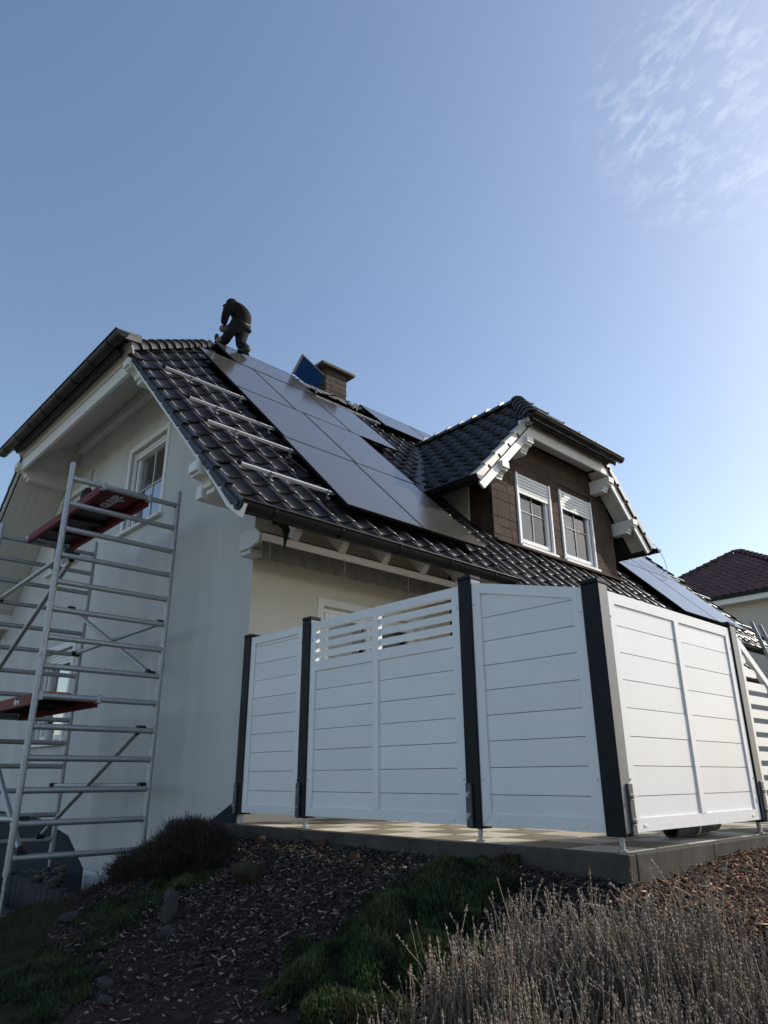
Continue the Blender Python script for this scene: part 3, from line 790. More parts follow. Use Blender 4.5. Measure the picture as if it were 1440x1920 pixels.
def ridge_run(p0, p1, parent, st=.335, start=0.0, skip=None):
    p0, p1 = Vector(p0), Vector(p1); d = (p1-p0).normalized(); L = (p1-p0).length
    s_ = d.cross(Vector((0, 0, 1))).normalized(); u = s_.cross(d); t = start
    while t < L-.1:
        q = p0+d*t
        if not (skip and skip(q)): piece('ridge_tile', bar_me, basis(s_, d, u, q) @ Matrix.Rotation(random.gauss(0, .012), 4, 'Z') @ Matrix.Rotation(random.gauss(0, .008), 4, 'X'), parent)
        t += st
ZT = KT-XR
ridge_run((HX+.10, HYE-.08, KT-HX-.13), (XR, HY+.05, ZT-.03), roof, start=.05)
ridge_run((mir(HX)-.10, HYE-.08, KT-HX-.13), (XR, HY+.05, ZT-.03), roof, start=.05)
ridge_run((XR, HY+.02, ZT-.05), (XR, ye2, ZT-.05), roof)
# far end half hip of the ridge
ridge_run((HX, YV2, KT-HX-.06), (XR, ye2, ZT+.03), roof)

# ================================================================ dormer
DX, DYC = -1.03, 5.93                      # wall plane and centre line
DE = 4.36                                  # deck height at the eave (tile bed), eave at DY0
DYE0, DYE1 = 3.40, 2*DYC-3.40
ZD = lambda y: DE+(y-DYE0) if y < DYC else DE+(DYE1-y)
DZR = ZD(DYC); DVX = -.66                  # ridge height, verge plane
DHZ = 5.76; DHY = DYE0+(DHZ-DE)            # half hip eave
DRX = DVX-(DZR-DHZ)+.12                    # ridge start
wz0 = KB-DX
mb = MB()
dw1, dw2 = (4.79, 3.77, 5.73, 4.985), (6.00, 3.77, 7.00, 5.02)
top = 5.62
outer = [(4.19, wz0-.1), (7.69, wz0-.1), (7.69, ZD(7.69)-.22), (2*DYC-(DYE0+top+.22-DE), top), (DYE0+top+.22-DE, top), (4.19, ZD(4.19)-.22)]
wall_poly(mb, outer, [rect(dw1), rect(dw2)], lambda u, z: (DX, u, z), (-.12, 0, 0))
for y in (4.19, 7.69):
    xb = KB-(ZD(4.19)-.22)
    mb.add([(DX, y, KB-DX-.1), (DX, y, ZD(4.19)-.22), (xb-.1, y, ZD(4.19)-.22)], [(0, 1, 2)])
dwall = part('dormer_wall', mb, MT['slate'], house)
# slates: rows of broad stepped sheets, gently uneven
sl_l = [MB().bbox((-w/2, 0, 0), (w/2, .165, .007), .003).mesh('wall_slate', [MT['slate']]) for w in (.20, .245, .29)]
def in_w(y, z, m=0.0): return any(w[0]-m < y < w[2]+m and w[1]-m < z < w[3]+m for w in (dw1, dw2))
row = 0; z = wz0+.02
while z < 5.55:
    y = 4.19; k = 0
    while y < 7.69:
        w = (.115+.045*math.sin(row*1.9)) if k == 0 else .285+.03*math.sin(row*2.3+k*1.7)
        y1 = min(y+w, 7.69)
        for w_ in (dw1, dw2):
            if w_[1]-.12 < z < w_[3]-.02:
                if y < w_[0]-.01 < y1: y1 = w_[0]-.01
                if w_[0]-.011 <= y < w_[2]+.01: y = w_[2]+.011; y1 = y+w
        yc = (y+y1)/2; ww = y1-y
        if ww > .03 and z+.16 < ZD(yc)-.20:
            mw = basis(Vector((0, 1, 0)), Vector((-.03, 0, 1)).normalized(), Vector((1, 0, .03)).normalized(), Vector((DX+.010+random.uniform(0, .004), yc, z)))
            piece('wall_slate', sl_l[1], mw @ Matrix.Rotation(random.gauss(0, .012), 4, 'Z') @ Matrix.Scale((ww-.004)/.245, 4, (1, 0, 0)), dwall)
        y = y1; k += 1
    z += .145; row += 1
# slate return on the left cheek, then the white rendered cheek
for r_ in range(8):
    zz = 3.72+.15*r_
    for c_ in range(2):
        x = DX-.11-.215*c_
        if zz+.1 > KT-x and zz < 4.80:
            mw = basis(Vector((1, 0, 0)), Vector((0, .03, 1)).normalized(), Vector((0, -1, .03)).normalized(), Vector((x, 4.182, zz)))
            piece('wall_slate', sl_l[0], mw, dwall)
part('dormer_cheek', MB().prism([(-1.47, 4.186, 4.12), (-1.47, 4.186, 5.03), (-2.40, 4.186, 5.03)], (0, -.03, 0)), MT['white'], house)
part('corner_trim', MB().bbox((DX-.01, 4.165, 3.70), (DX+.022, 4.19, 4.80), .003), MT['slate'], house)
for w, lb in ((dw1, 'left dormer window with half-lowered white shutter'), (dw2, 'right dormer window with half-lowered white shutter')):
    window((DX+.012, w[0], w[1]), (0, 1, 0), (1, 0, 0), w[2]-w[0], w[3]-w[1], .06, 2, 2, shutter=.34, curtain=3, band=0, label=lb)
part('dormer_sill_flashing', MB().prism([(DX+.02, 4.15, wz0+.09), (DX+.10, 4.15, wz0+.06), (DX+.10, 4.15, wz0+.03), (DX+.02, 4.15, wz0+.03)], (0, 3.6, 0)), MT['slate'], house)
# roof deck
mb = MB()
def dslab(poly, t=.07):
    n = (Vector(poly[1])-Vector(poly[0])).cross(Vector(poly[2])-Vector(poly[0])).normalized()
    if n.z < 0: n = -n
    mb.prism([Vector(p)-n*t for p in poly], n*t)
for s_ in (0, 1):
    f = (lambda y: y) if s_ == 0 else (lambda y: 2*DYC-y)
    dslab([(DVX, f(DYE0), DE), (DVX, f(DHY), DHZ), (DRX, DYC, DZR), (KB-DZR-.1, DYC, DZR), (KB-DE-.1, f(DYE0), DE)])
dslab([(DVX+.10, DHY, DHZ-.06), (DVX+.10, 2*DYC-DHY, DHZ-.06), (DRX, DYC, DZR)], .06)
droof = part('dormer_roof', mb, MT['deck'], house)
fr = []
dUP, dAL, dN = Vector((0, Q2, Q2)), Vector((1, 0, 0)), Vector((0, -Q2, Q2))
E1 = Vector((DVX-.01-13*CV, DYE0, DE))+dN*.004
hd = Vector((DRX-DVX, DYC-DHY, 0)); hdn = Vector((hd.y, -hd.x, 0)).normalized()
if hdn.x < 0: hdn = -hdn
for i in range(10):
    for j in range(13):
        c = E1+dUP*((i+.5)*GA)+dAL*((j+.5)*CV)
        if c.y > DYC-.02: continue
        if c.x < KB-c.z-.35: continue
        d_ = (Vector((c.x, c.y, 0))-Vector((DVX, DHY, 0))).dot(hdn)
        pl = []
        if c.y > DHY-.35:
            if d_ > .24: continue
            if d_ > -.30: pl.append((Vector((DVX, DHY, 0)), hdn))
        if c.y > DYC-.34: pl.append((Vector((0, DYC, 0)), Vector((0, 1, 0))))
        fr.append((tile_frame(E1, dUP, dAL, dN, i, j), pl))
lay(droof, fr, 90)
rest = []
for i in range(10):
    for j in range(3):
        c = Vector((DVX-.01, DYE1, DE))+Vector((0, -Q2, Q2))*((i+.5)*GA)-dAL*((j+.5)*CV)
        if c.y < DYC or (c.y < 2*DYC-DHY and c.x > DVX-(2*DYC-DHY-c.y)): continue
        rest.append(np.array(tile_frame(Vector((DVX-.01, DYE1, DE)), (0, -Q2, Q2), (-1, 0, 0), (0, Q2, Q2), i, j))[:3, :4])
V, F, _ = replicate(TV, TF, np.array(rest)); np_obj('distant_roof_tiles', V, F, MT['tile'], kind='stuff', parent=droof, smooth=True)
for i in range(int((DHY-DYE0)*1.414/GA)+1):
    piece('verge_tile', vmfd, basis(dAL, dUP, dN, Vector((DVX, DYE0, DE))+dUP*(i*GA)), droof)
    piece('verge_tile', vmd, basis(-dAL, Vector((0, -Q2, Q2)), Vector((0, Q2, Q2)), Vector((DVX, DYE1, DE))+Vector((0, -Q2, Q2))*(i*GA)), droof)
ridge_run((DVX+.10, DHY-.06, DHZ+.04), (DRX, DYC, DZR+.12), droof, start=.03)
ridge_run((DVX+.10, 2*DYC-DHY+.06, DHZ+.04), (DRX, DYC, DZR+.12), droof, start=.03)
ridge_run((DRX+.05, DYC, DZR+.06), (KT-DZR, DYC, DZR+.06), droof)
# hip tiles of the small half hip
hr = []
hu = Vector((DRX-DVX-.10, 0, DZR-DHZ+.06)).normalized(); hnn = hu.cross(Vector((0, 1, 0))); hnn = hnn if hnn.z > 0 else -hnn
for i in range(4):
    for j in range(10):
        c = Vector((DVX+.10, DHY, DHZ-.02))+hu*((i+.5)*GA)+AL*((j+.5)*CV)
        t = (DVX+.10-c.x)/(DVX+.10-DRX)
        if DHY+t*(DYC-DHY)+.1 < c.y < 2*DYC-DHY-t*(DYC-DHY)-.1: hr.append(np.array(tile_frame(Vector((DVX+.10, DHY, DHZ-.02)), hu, AL, hnn, i, j))[:3, :4])
V, F, _ = replicate(TV, TF, np.array(hr)); np_obj('distant_roof_tiles', V, F, MT['tile'], kind='stuff', parent=droof, smooth=True)
# barge boards, soffits, bracket ends, gutters
def dbarge(k0, k1, flip):
    f = (lambda y: 2*DYC-y) if flip else (lambda y: y)
    y0, y1 = DYE0+.06, DHY-.18
    P_ = [(DVX-.05, f(y0+.12), DE+(y0+.12-DYE0)-k0), (DVX-.05, f(y0-.02), DE+(y0-.02-DYE0)-k1), (DVX-.05, f(y1), DE+(y1-DYE0)-k1), (DVX-.05, f(y1+.15), DE+(y1+.15-DYE0)-k0)]
    return MB().prism(P_, (.034, 0, 0))
for fl in (False, True): part('barge_board', dbarge(.28, .06, fl), MT['white'], droof)
part('tie_beam', MB().bbox((DVX-.053, DHY-.23, 5.50), (DVX-.013, 2*DYC-DHY+.23, 5.71), .005), MT['white'], droof)
for fl in (False, True):
    f = (lambda y: 2*DYC-y) if fl else (lambda y: y)
    for b in range(3):
        x0 = DX+.01+b*.105
        y0, y1 = DYE0+.12, DHY-.02
        part('soffit_board', MB().prism([(x0, f(y0), DE+(y0-DYE0)-.13), (x0+.10, f(y0), DE+(y0-DYE0)-.13), (x0+.10, f(y1), DE+(y1-DYE0)-.13), (x0, f(y1), DE+(y1-DYE0)-.13)], (0, 0, .012)), MT['white'], droof)
part('soffit_board', MB().prism([(DX, DHY-.05, 5.66), (DX, 2*DYC-DHY+.05, 5.66), (DVX-.06, 2*DYC-DHY+.05, 5.66), (DVX-.06, DHY-.05, 5.66)], (0, 0, .012)), MT['white'], droof)
part('soffit_board', MB().prism([(DVX-.01, DHY-.10, 5.712), (DVX-.01, 2*DYC-DHY+.10, 5.712), (DVX+.17, 2*DYC-DHY+.10, 5.72), (DVX+.17, DHY-.10, 5.72)], (0, 0, .012)), MT['white'], droof)
def bracket(yc, zt, w=.16, h=.24):
    xf = DVX+.05; z0 = zt-h
    pr = [(DX-.02, zt), (xf, zt), (xf, z0+h*.6), (xf-.04, z0+h*.6), (xf-.04, z0+h*.48)]
    for i in range(6):
        t = i/5*math.pi/2; pr.append((xf-.05-.08*math.sin(t), z0+h*.2+h*.25*math.cos(t)))
    pr += [(xf-.15, z0+h*.2), (xf-.15, z0), (DX-.02, z0)]
    return MB().prism([(x, yc-w/2, z) for x, z in pr], (0, w, 0))
for yc, zt in ((4.72, 5.44), (4.03, 4.80), (2*DYC-4.72+.0, 5.44), (2*DYC-4.03, 4.80)):
    part('purlin', bracket(yc, zt), MT['white'], droof)
gutter((DVX+.10, DYE0-.06, DE-.0), (-1.95, DYE0-.06, DE+.02), (0, -1, 0), .065, parent=house, nbr=3)
gutter((DVX+.10, DYE1+.06, DE-.0), (-1.95, DYE1+.06, DE+.02), (0, 1, 0), .065, parent=house, nbr=3)
gutter((DVX+.22, DHY-.20, DHZ+.005), (DVX+.22, 2*DYC-DHY+.20, DHZ+.005), (1, 0, 0), .07, parent=house, nbr=4)
part('hip_fascia', MB().box((DVX+.115, DHY-.16, DHZ-.09), (DVX+.14, 2*DYC-DHY+.16, DHZ+.02)), MT['gutter'], droof)
# valley flashing and its upstand
vv0, vv1 = Vector((KT-DE-.08, DYE0-.02, DE+.05)), Vector((KT-DZR-.08, DYC, DZR+.05))
d = (vv1-vv0).normalized(); s1 = (d.cross(Vector((0, 0, 1)))).normalized()
part('valley_flashing', MB().prism([vv0-s1*.10+Vector((0, 0, .03)), vv0+s1*.06+Vector((0, 0, .03)), vv1+s1*.06+Vector((0, 0, .03)), vv1-s1*.10+Vector((0, 0, .03))], (0, 0, .012)), MT['flash'], house)

# ================================================================ solar modules and rails
GK = 'black solar modules mounted on the roof'
def rp(x, y, k): return Vector((x, y, k-x))
KM = 2.88
def sx(s): return KM-s/1.41421                    # x of a slope height s on the module plane
def module(y0, y1, s0, s1, label, cables=False):
    """module lying on the right roof slope between eave-parallel heights s0..s1"""
    o = Vector((sx(s0), y0, KM-sx(s0))); w, h = y1-y0, s1-s0
    t = thing('solar_module', label, 'solar panel', tuple(o), GK)
    mw = basis(AL, UP, NR, o)
    f = MB(); b = .012
    for a, c in (((0, 0), (w, b)), ((0, h-b), (w, h)), ((0, b), (b, h-b)), ((w-b, b), (w, h-b))):
        f.bbox((a[0], a[1], -.035), (c[0], c[1], 0), .0015, 0, mw)
    part('frame', f, MT['pvframe'], t)
    g = MB().box((b-.001, b-.001, -.008), (w-b+.001, h-b+.001, -.0025), 0, mw)
    part('glass', g, MT['pv'], t)
    return t
g_ = .006
LB = [
 (0.73, 1.80, 8.17, 10.06, 'black solar module in the second row from the ridge, left end beside the bare rails'),
 (1.81, 2.95, 8.17, 10.06, 'black solar module in the second row from the ridge, middle of its three'),
 (2.96, 4.05, 8.17, 10.02, 'black solar module below the long bare rail, right end of its row'),
 (0.74, 1.93, 6.31, 8.155, 'black solar module in the third row from the ridge, left of its two'),
 (1.94, 3.10, 6.31, 8.155, 'black solar module in the third row down, right one by the tile gap'),
 (0.70, 1.88, 4.46, 6.295, 'black solar module in the lowest row above the gutter, at its left end'),
 (1.89, 3.05, 4.46, 6.295, 'black solar module in the lowest row above the gutter, reaching towards the dormer cheek'),
 (1.47, 3.22, 10.10, 11.30, 'black solar module laid lengthwise at the ridge, under the kneeling worker'),
 (5.06, 6.56, 10.20, 11.35, 'black solar module at the ridge, right of the chimney'),
 (6.57, 8.07, 10.20, 11.35, 'black solar module at the ridge, running behind the dormer roof'),
 (8.62, 9.98, 4.48, 6.30, 'lower left black solar module of the array to the right of the dormer'),
 (9.99, 11.30, 4.48, 6.30, 'lower right black solar module of the array to the right of the dormer'),
 (8.62, 9.98, 6.31, 8.10, 'upper left black solar module of the array to the right of the dormer'),
 (9.99, 11.45, 6.31, 8.10, 'upper right black solar module of the array to the right of the dormer')]
for a in LB: module(*a)
def rail(x, y0, y1, label, k=2.835, clamps=1, grp='bare aluminium rails left of the modules'):
    o = rp(x, y0, k); t = thing('mounting_rail', label, 'rail', tuple(o), grp)
    mw = basis(AL, UP, NR, o); L = y1-y0
    M = MB(); h = .032
    # extruded profile with a slot along its upper side
    for a, c in (((0, -.019, -h), (L, .019, -h+.006)), ((0, -.019, -h+.006), (L, -.014, 0)), ((0, .014, -h+.006), (L, .019, 0)), ((0, -.014, -.008), (L, -.006, 0)), ((0, .006, -.008), (L, .014, 0))):
        M.box(a, c, 0, mw)
    part('profile', M, MT['rail'], t)
    for i in range(clamps):
        u = L*(.30+.62*i/(max(1, clamps-1)) if clamps > 1 else .36)
        M = MB()
        M.bbox((u-.018, -.050, -.045), (u+.018, -.021, .012), .004, 0, mw).bbox((u-.016, -.10, -.075), (u+.016, -.050, -.055), .003, 0, mw).bbox((u-.016, -.058, -.075), (u+.016, -.046, -.02), .003, 0, mw)
        part('roof_hook', M, MT['zinc'], t)
    M = MB().bbox((-.03, -.02, -.03), (.0, .025, .02), .004, 0, mw).tube([mw @ Vector((-.02, .0, .0)), mw @ Vector((-.02, .0, .06))], .008, 6)
    part('end_stop', M, MT['rubber'], t)
rail(-2.62, -.48, .76, 'bare aluminium rail on the tiles left of the modules, topmost of four', clamps=2)
rail(-1.85, -.47, .76, 'bare aluminium rail on the tiles left of the modules, second from the top', clamps=2)
rail(-1.33, -.48, .75, 'bare aluminium rail on the tiles left of the modules, third from the top', clamps=2)
rail(-.54, -.48, .73, 'bare aluminium rail on the tiles left of the modules, lowest one above the gutter', clamps=2)
G2 = 'rails along the upper roof near the chimney'
rail(-4.44, 3.24, 5.02, 'bare aluminium rail on the tiles below the chimney', clamps=3, grp=G2)
rail(-5.02, 3.24, 5.00, 'bare aluminium rail close under the ridge beside the chimney foot', clamps=2, grp=G2)
G3 = 'rail ends right of the far modules'
for x, y1, n in ((-2.80, 12.55, 'topmost'), (-1.91, 12.5, 'second'), (-1.38, 12.5, 'third'), (-.57, 12.45, 'lowest')):
    rail(x, 11.48, y1, 'short bright rail end sticking out right of the far array, %s of four' % n, clamps=1, grp=G3)
# loose cables on the tiles
def cable(pts, label, r=.004):
    P_ = [Vector(p) for p in pts]; out = []
    for i in range(len(P_)-1):
        p0, p1, p2, p3 = P_[max(i-1, 0)], P_[i], P_[i+1], P_[min(i+2, len(P_)-1)]
        for t in [k/6 for k in range(6)]:
            out.append(.5*((2*p1)+(p2-p0)*t+(2*p0-5*p1+4*p2-p3)*t*t+(3*p1-p0-3*p2+p3)*t**3))
    out.append(P_[-1])
    solo('module_cable', MB().tube(out, r, 6), MT['rubber'], label, 'cable', tuple(P_[0]))
cable([rp(-2.5, .55, 2.86), rp(-2.25, .25, 2.93), rp(-2.0, .20, 2.84), rp(-1.8, .45, 2.86), rp(-1.55, .60, 2.82), rp(-1.30, .70, 2.80)], 'thin black cable looping over the tiles left of the modules')
cable([rp(-.9, .62, 2.80), rp(-.95, .35, 2.88), rp(-.75, .28, 2.80), rp(-.62, .45, 2.80), rp(-.70, .70, 2.80)], 'small black cable loop lying on the tiles near the lowest rail')
cable([rp(-1.95, 10.5, 2.90), rp(-1.7, 10.75, 2.91), rp(-1.45, 10.6, 2.90), rp(-1.32, 10.0, 2.90)], 'thin cable trailing over the far array', .003)
cable([rp(-4.9, 3.9, 2.80), rp(-4.75, 4.05, 2.92), rp(-4.70, 4.25, 2.95), rp(-4.6, 4.4, 2.85), rp(-4.75, 4.6, 2.95), rp(-4.7, 4.8, 2.84)], 'black cable coils on the tiles in front of the chimney', .012)
cable([rp(-2.2, 12.3, 2.8), rp(-2.25, 12.35, 3.05), rp(-2.35, 12.3, 3.25), rp(-2.45, 12.28, 3.30)], 'cable end standing up at the far verge', .006)
# blue module leaning on the chimney
A_, B_, C_ = Vector((-5.25, 3.34, 8.14)), Vector((-5.29, 3.59, 8.70)), Vector((-5.25, 4.17, 8.41))
e1 = (B_-A_); e2 = (C_-B_); n_ = e1.cross(e2).normalized()
if n_.x < 0: n_ = -n_
D_ = A_+e2*.85; C2 = B_+e2*.97
bl = thing('propped_module', 'dark blue solar module standing tilted at the ridge against the chimney', 'solar panel', tuple(A_))
part('backsheet', MB().prism([A_, B_, C2, C2-e1*.95], n_*.008), MT['bluepv'], bl)
u1, u2 = e1.normalized(), e2.normalized()
part('frame', MB().prism([A_-u2*.012-n_*.02, B_-u2*.012-n_*.02+u1*.012, B_+u2*.03-n_*.02+u1*.012, A_+u2*.03-n_*.02], n_*.032).prism([B_+u1*.012-n_*.02+u2*.03, C2+u1*.012-n_*.02, C2-u1*.02-n_*.02, B_-u1*.02-n_*.02+u2*.03], n_*.032), MT['pvframe'], bl)

# ================================================================ the worker kneeling at the ridge
def skinned(name, joints, edges, mats, parent, root, subdiv=2, faces_mat=None):
    me = bpy.data.meshes.new(name); base = POS[parent.name]
    names = list(joints); idx = {n: i for i, n in enumerate(names)}
    me.from_pydata([tuple(Vector(joints[n][0])-base) for n in names], [(idx[a], idx[b]) for a, b in edges], [])
    o = bpy.data.objects.new(name, me); link(o, parent, base)
    me.skin_vertices or bpy.context.view_layer.objects
    md = o.modifiers.new('skin', 'SKIN'); md.use_smooth_shade = True
    if not me.skin_vertices: me.attributes
    for i, n in enumerate(names):
        sv = me.skin_vertices[0].data[i]; sv.radius = joints[n][1] if isinstance(joints[n][1], tuple) else (joints[n][1],)*2
        sv.use_root = (n == root)
    s_ = o.modifiers.new('sub', 'SUBSURF'); s_.levels = subdiv; s_.render_levels = subdiv
    dg = bpy.context.evaluated_depsgraph_get(); m2 = bpy.data.meshes.new_from_object(o.evaluated_get(dg))
    o.modifiers.clear(); o.data = m2; m2.name = name
    m2.materials.clear()
    for mm in mats: m2.materials.append(mm)
    if faces_mat:
        for p in m2.polygons: p.material_index = faces_mat(p.center+base)
    for p in m2.polygons: p.use_smooth = True
    return o
rv = Vector((math.cos(YAW), -math.sin(YAW), 0)); av = Vector((math.sin(YAW), math.cos(YAW), 0))   # sideways and away at the ridge
PO = Vector((-5.02, 1.92, 8.44))           # hips
def J(px, py, depth=0.0): return PO+rv*((px-449)/97.0)+Vector((0, 0, 1))*((614-py)/93.0)+av*depth
pr_ = thing('person', 'worker in black kneeling at the ridge, head bowed over both hands', 'person', tuple(J(449, 660)))
jb = {
 'hip': (J(450, 616), (.19, .18)), 'waist': (J(453, 603), (.19, .175)), 'chest': (J(452, 590), (.235, .215)), 'upper': (J(446, 580), (.19, .175)),
 'neck': (J(436, 571), .075), 'head0': (J(430, 566), .105), 'head1': (J(426, 569), .085),
 'shL': (J(435, 581, -.19), .11), 'elL': (J(427, 595, -.21), .088), 'wrL': (J(422, 609, -.12), .070), 'weL': (J(421, 613, -.08), .055),
 'shR': (J(440, 579, .20), .11), 'elR': (J(430, 594, .24), .085), 'wrR': (J(424, 609, .12), .068), 'weR': (J(423, 613, .08), .055),
 'hL': (J(443, 622, -.10), .12), 'kL': (J(432, 634, -.12), .10), 'cL': (J(424, 642, .0), .105), 'aL': (J(413, 644, .04), .07),
 'hR': (J(453, 625, .06), .13), 'kR': (J(451, 645, .03), .11), 'cR': (J(458, 655, .0), .115), 'aR': (J(466, 659, .0), .08)}
eb = [('hip', 'waist'), ('waist', 'chest'), ('chest', 'upper'), ('upper', 'neck'), ('neck', 'head0'), ('head0', 'head1'), ('upper', 'shL'), ('shL', 'elL'), ('elL', 'wrL'), ('wrL', 'weL'),
      ('upper', 'shR'), ('shR', 'elR'), ('elR', 'wrR'), ('wrR', 'weR'), ('hip', 'hL'), ('hL', 'kL'), ('kL', 'cL'), ('cL', 'aL'), ('hip', 'hR'), ('hR', 'kR'), ('kR', 'cR'), ('cR', 'aR')]
hz = J(449, 609).z; headc = J(429, 567)
def bm_(c):
    if (c-headc).length < .13 and c.z > J(0, 575).z: return 2
    if c.z > hz or ((c-PO).dot(rv) < -.13 and c.z > J(0, 609).z): return 0
    return 1
body = skinned('body', jb, eb, [MT['jacket'], MT['trousers'], MT['skin']], pr_, 'hip', 2, bm_)
# hood and cap, jacket hem, boots
def ellipsoid(M, c, r, ax=(rv, av, Vector((0, 0, 1))), n=10, k=7, mi=0, zmin=-1.0):
    vs, fs = [], []
    for i in range(k+1):
        t = math.pi*i/k
        for j in range(n):
            a = 2*math.pi*j/n
            p = (math.sin(t)*math.cos(a), math.sin(t)*math.sin(a), max(zmin, math.cos(t)))
            vs.append(Vector(c)+ax[0]*p[0]*r[0]+ax[1]*p[1]*r[1]+ax[2]*p[2]*r[2])
    for i in range(k):
        for j in range(n): fs.append((i*n+j, (i+1)*n+j, (i+1)*n+(j+1) % n, i*n+(j+1) % n))
    M.add(vs, fs, mi, True)
M = MB(); ellipsoid(M, J(430.5, 563.5), (.115, .108, .108), n=14, k=9, zmin=-.25)
M.bbox((-.10, -.075, -.012), (.0, .075, .0), .008, 0, basis(rv, av, Vector((0, 0, 1)), J(423.5, 566)) @ Matrix.Rotation(-.5, 4, 'Y'))
part('cap', M, MT['jacket'], pr_)
M = MB(); ellipsoid(M, J(442, 574), (.10, .14, .07), n=12, k=7); part('hood', M, MT['jacket'], pr_)
M = MB()
hem = []
for r0, z0 in ((.20, .0), (.212, -.06)):
    hem.append([PO+rv*(.012+r0*math.cos(2*math.pi*k/20))+av*(r0*.92*math.sin(2*math.pi*k/20))+Vector((0, 0, .05+z0-.05*math.cos(2*math.pi*k/20))) for k in range(20)])
M.add(hem[0]+hem[1], [(k, (k+1) % 20, 20+(k+1) % 20, 20+k) for k in range(20)], 0, True); part('jacket_hem', M, MT['jacket'], pr_)
M = MB().bbox((-.05, -.012, -.012), (.05, .012, .012), .006, 0, basis(rv, av, Vector((0, 0, 1)), J(466, 617, -.14)) @ Matrix.Rotation(.45, 4, 'Y')); part('shirt_hem', M, MT['print_white'], pr_)
M = MB(); ellipsoid(M, J(461, 658), (.12, .07, .10), n=12, k=8); M.bbox((-.13, -.045, -.02), (.11, .045, .0), .012, 0, basis(rv, av, Vector((0, 0, 1)), J(460, 665)) @ Matrix.Rotation(.35, 4, 'Y')); part('boot', M, MT['boot'], pr_)
M = MB(); ellipsoid(M, J(418, 641, -.02), (.125, .06, .06), n=12, k=8)
for i in range(4): M.bbox((-.008, -.065, -.06), (.008, .065, .062), .006, 0, basis(rv, av, Vector((0, 0, 1)), J(413+4.5*i, 641, -.02)))
part('boot', M, MT['sole'], pr_, 'tan boot with striped side')
M = MB(); ellipsoid(M, J(408.5, 635.5, -.02), (.045, .05, .085), n=12, k=8); part('boot_sole', M, MT['boot'], pr_)
# gloved hands with fingers closed on each other
for sd, (px, py, dp) in enumerate(((421.5, 612, -.06), (424.5, 613, .06))):
    c = J(px, py, dp)
    jh = {'p0': (J(px+1.5, py-4.5, dp), .030), 'p1': (c, (.040, .030)), 'p2': (J(px-1.5, py+3.5, dp), (.036, .026))}
    eh = [('p0', 'p1'), ('p1', 'p2')]
    for f in range(4):
        o = (f-1.5)*.020
        L_ = (.032, .037, .035, .028)[f]
        a = J(px-2, py+4.5, dp)+av*o; b = a+rv*-.012+Vector((0, 0, -L_)); d_ = b+rv*.022+Vector((0, 0, -L_*.7))
        jh['f%d' % f] = (a, .0105); jh['g%d' % f] = (b, .0098); jh['h%d' % f] = (d_, .0085); eh += [('p2', 'f%d' % f), ('f%d' % f, 'g%d' % f), ('g%d' % f, 'h%d' % f)]
    t0 = J(px+2.5, py+1.0, dp)+av*(.02 if sd == 0 else -.02); t1 = t0+rv*.03+Vector((0, 0, -.03)); t2 = t1+rv*.012+Vector((0, 0, -.028))
    jh['t0'] = (t0, .013); jh['t1'] = (t1, .011); jh['t2'] = (t2, .0095); eh += [('p1', 't0'), ('t0', 't1'), ('t1', 't2')]
    skinned('hand', jh, eh, [MT['glove']], pr_, 'p1', 1)
# pouch and cordless tool held in front
tl = thing('cordless_drill', 'grey cordless drill held by the kneeling worker', 'drill', tuple(J(418, 620)))
M = MB(); ellipsoid(M, J(421, 616, 0), (.105, .07, .085), n=12, k=8); part('tool_body', M, MT['glove'], tl)
part('handle', MB().tube([J(424, 618), J(427, 626)], .028, 8), MT['glove'], tl)
part('chuck', MB().tube([J(412, 619), J(417, 617)], .032, 8, radii=[.02, .036]), MT['boot'], tl)

# ================================================================ scaffold tower
SXN, SXF = -2.11, -4.555
YL, YR = -1.58, -.352
ZN = [3.379-.28*i for i in range(14)]; ZF = [3.345-.28*i for i in range(14)]
sc = thing('scaffold_tower', 'aluminium mobile scaffold tower standing in front of the gable wall', 'scaffold', (-3.3, -.96, -.9))
def frame_section(x, zs, zt, zb, yl, yr, top):
    f = bpy.data.objects.new('ladder_frame', None); f.empty_display_size = .1; link(f, sc, POS[sc.name])
    for y in (yl, yr):
        M = MB().tube([(x, y, zb), (x, y, zt)], .030, 14)
        if top: M.tube([(x, y, zt), (x, y, zt+.012)], .022, 12)
        else: M.tube([(x, y, zt-.01), (x, y, zt+.09)], .033, 14); M.tube([(x, y, zt+.03), (x, y, zt+.05)], .040, 14)
        part('leg', M, MT['alu'], f)
    for z in zs:
        R_ = MB().tube([(x, yl+.02, z), (x, yr-.02, z)], .0285, 12)
        for y, d in ((yl, 1), (yr, -1)): R_.tube([(x, y+d*.022, z), (x, y+d*.045, z)], .033, 12)
        part('rung', R_, MT['alu'], f)
    return f
for x, Z in ((SXN, ZN), (SXF, ZF)):
    yl, yr = (YL, YR) if x == SXN else (YL+.008, YR+.008)
    frame_section(x, Z[:7], Z[0]+.17, Z[6]-.12, yl, yr, True)
    frame_section(x, Z[7:], Z[6]-.21, Z[13]-.12, yl, yr, False)
    for y in (yl, yr):
        M = MB(); zg = float(gz(x, y)); zb = Z[13]-.12
        M.tube([(x, y, zb), (x, y, zg+.02)], .018, 10)
        for k in range(6): M.tube([(x, y, zb-.03-.02*k), (x, y, zb-.036-.02*k)], .0215, 10)
        M.tube([(x, y, zb-.02), (x, y, zb+.02)], .034, 10); M.bbox((x-.07, y-.07, zg-.01), (x+.07, y+.07, zg+.022), .006)
        part('levelling_foot', M, MT['zinc'], sc)
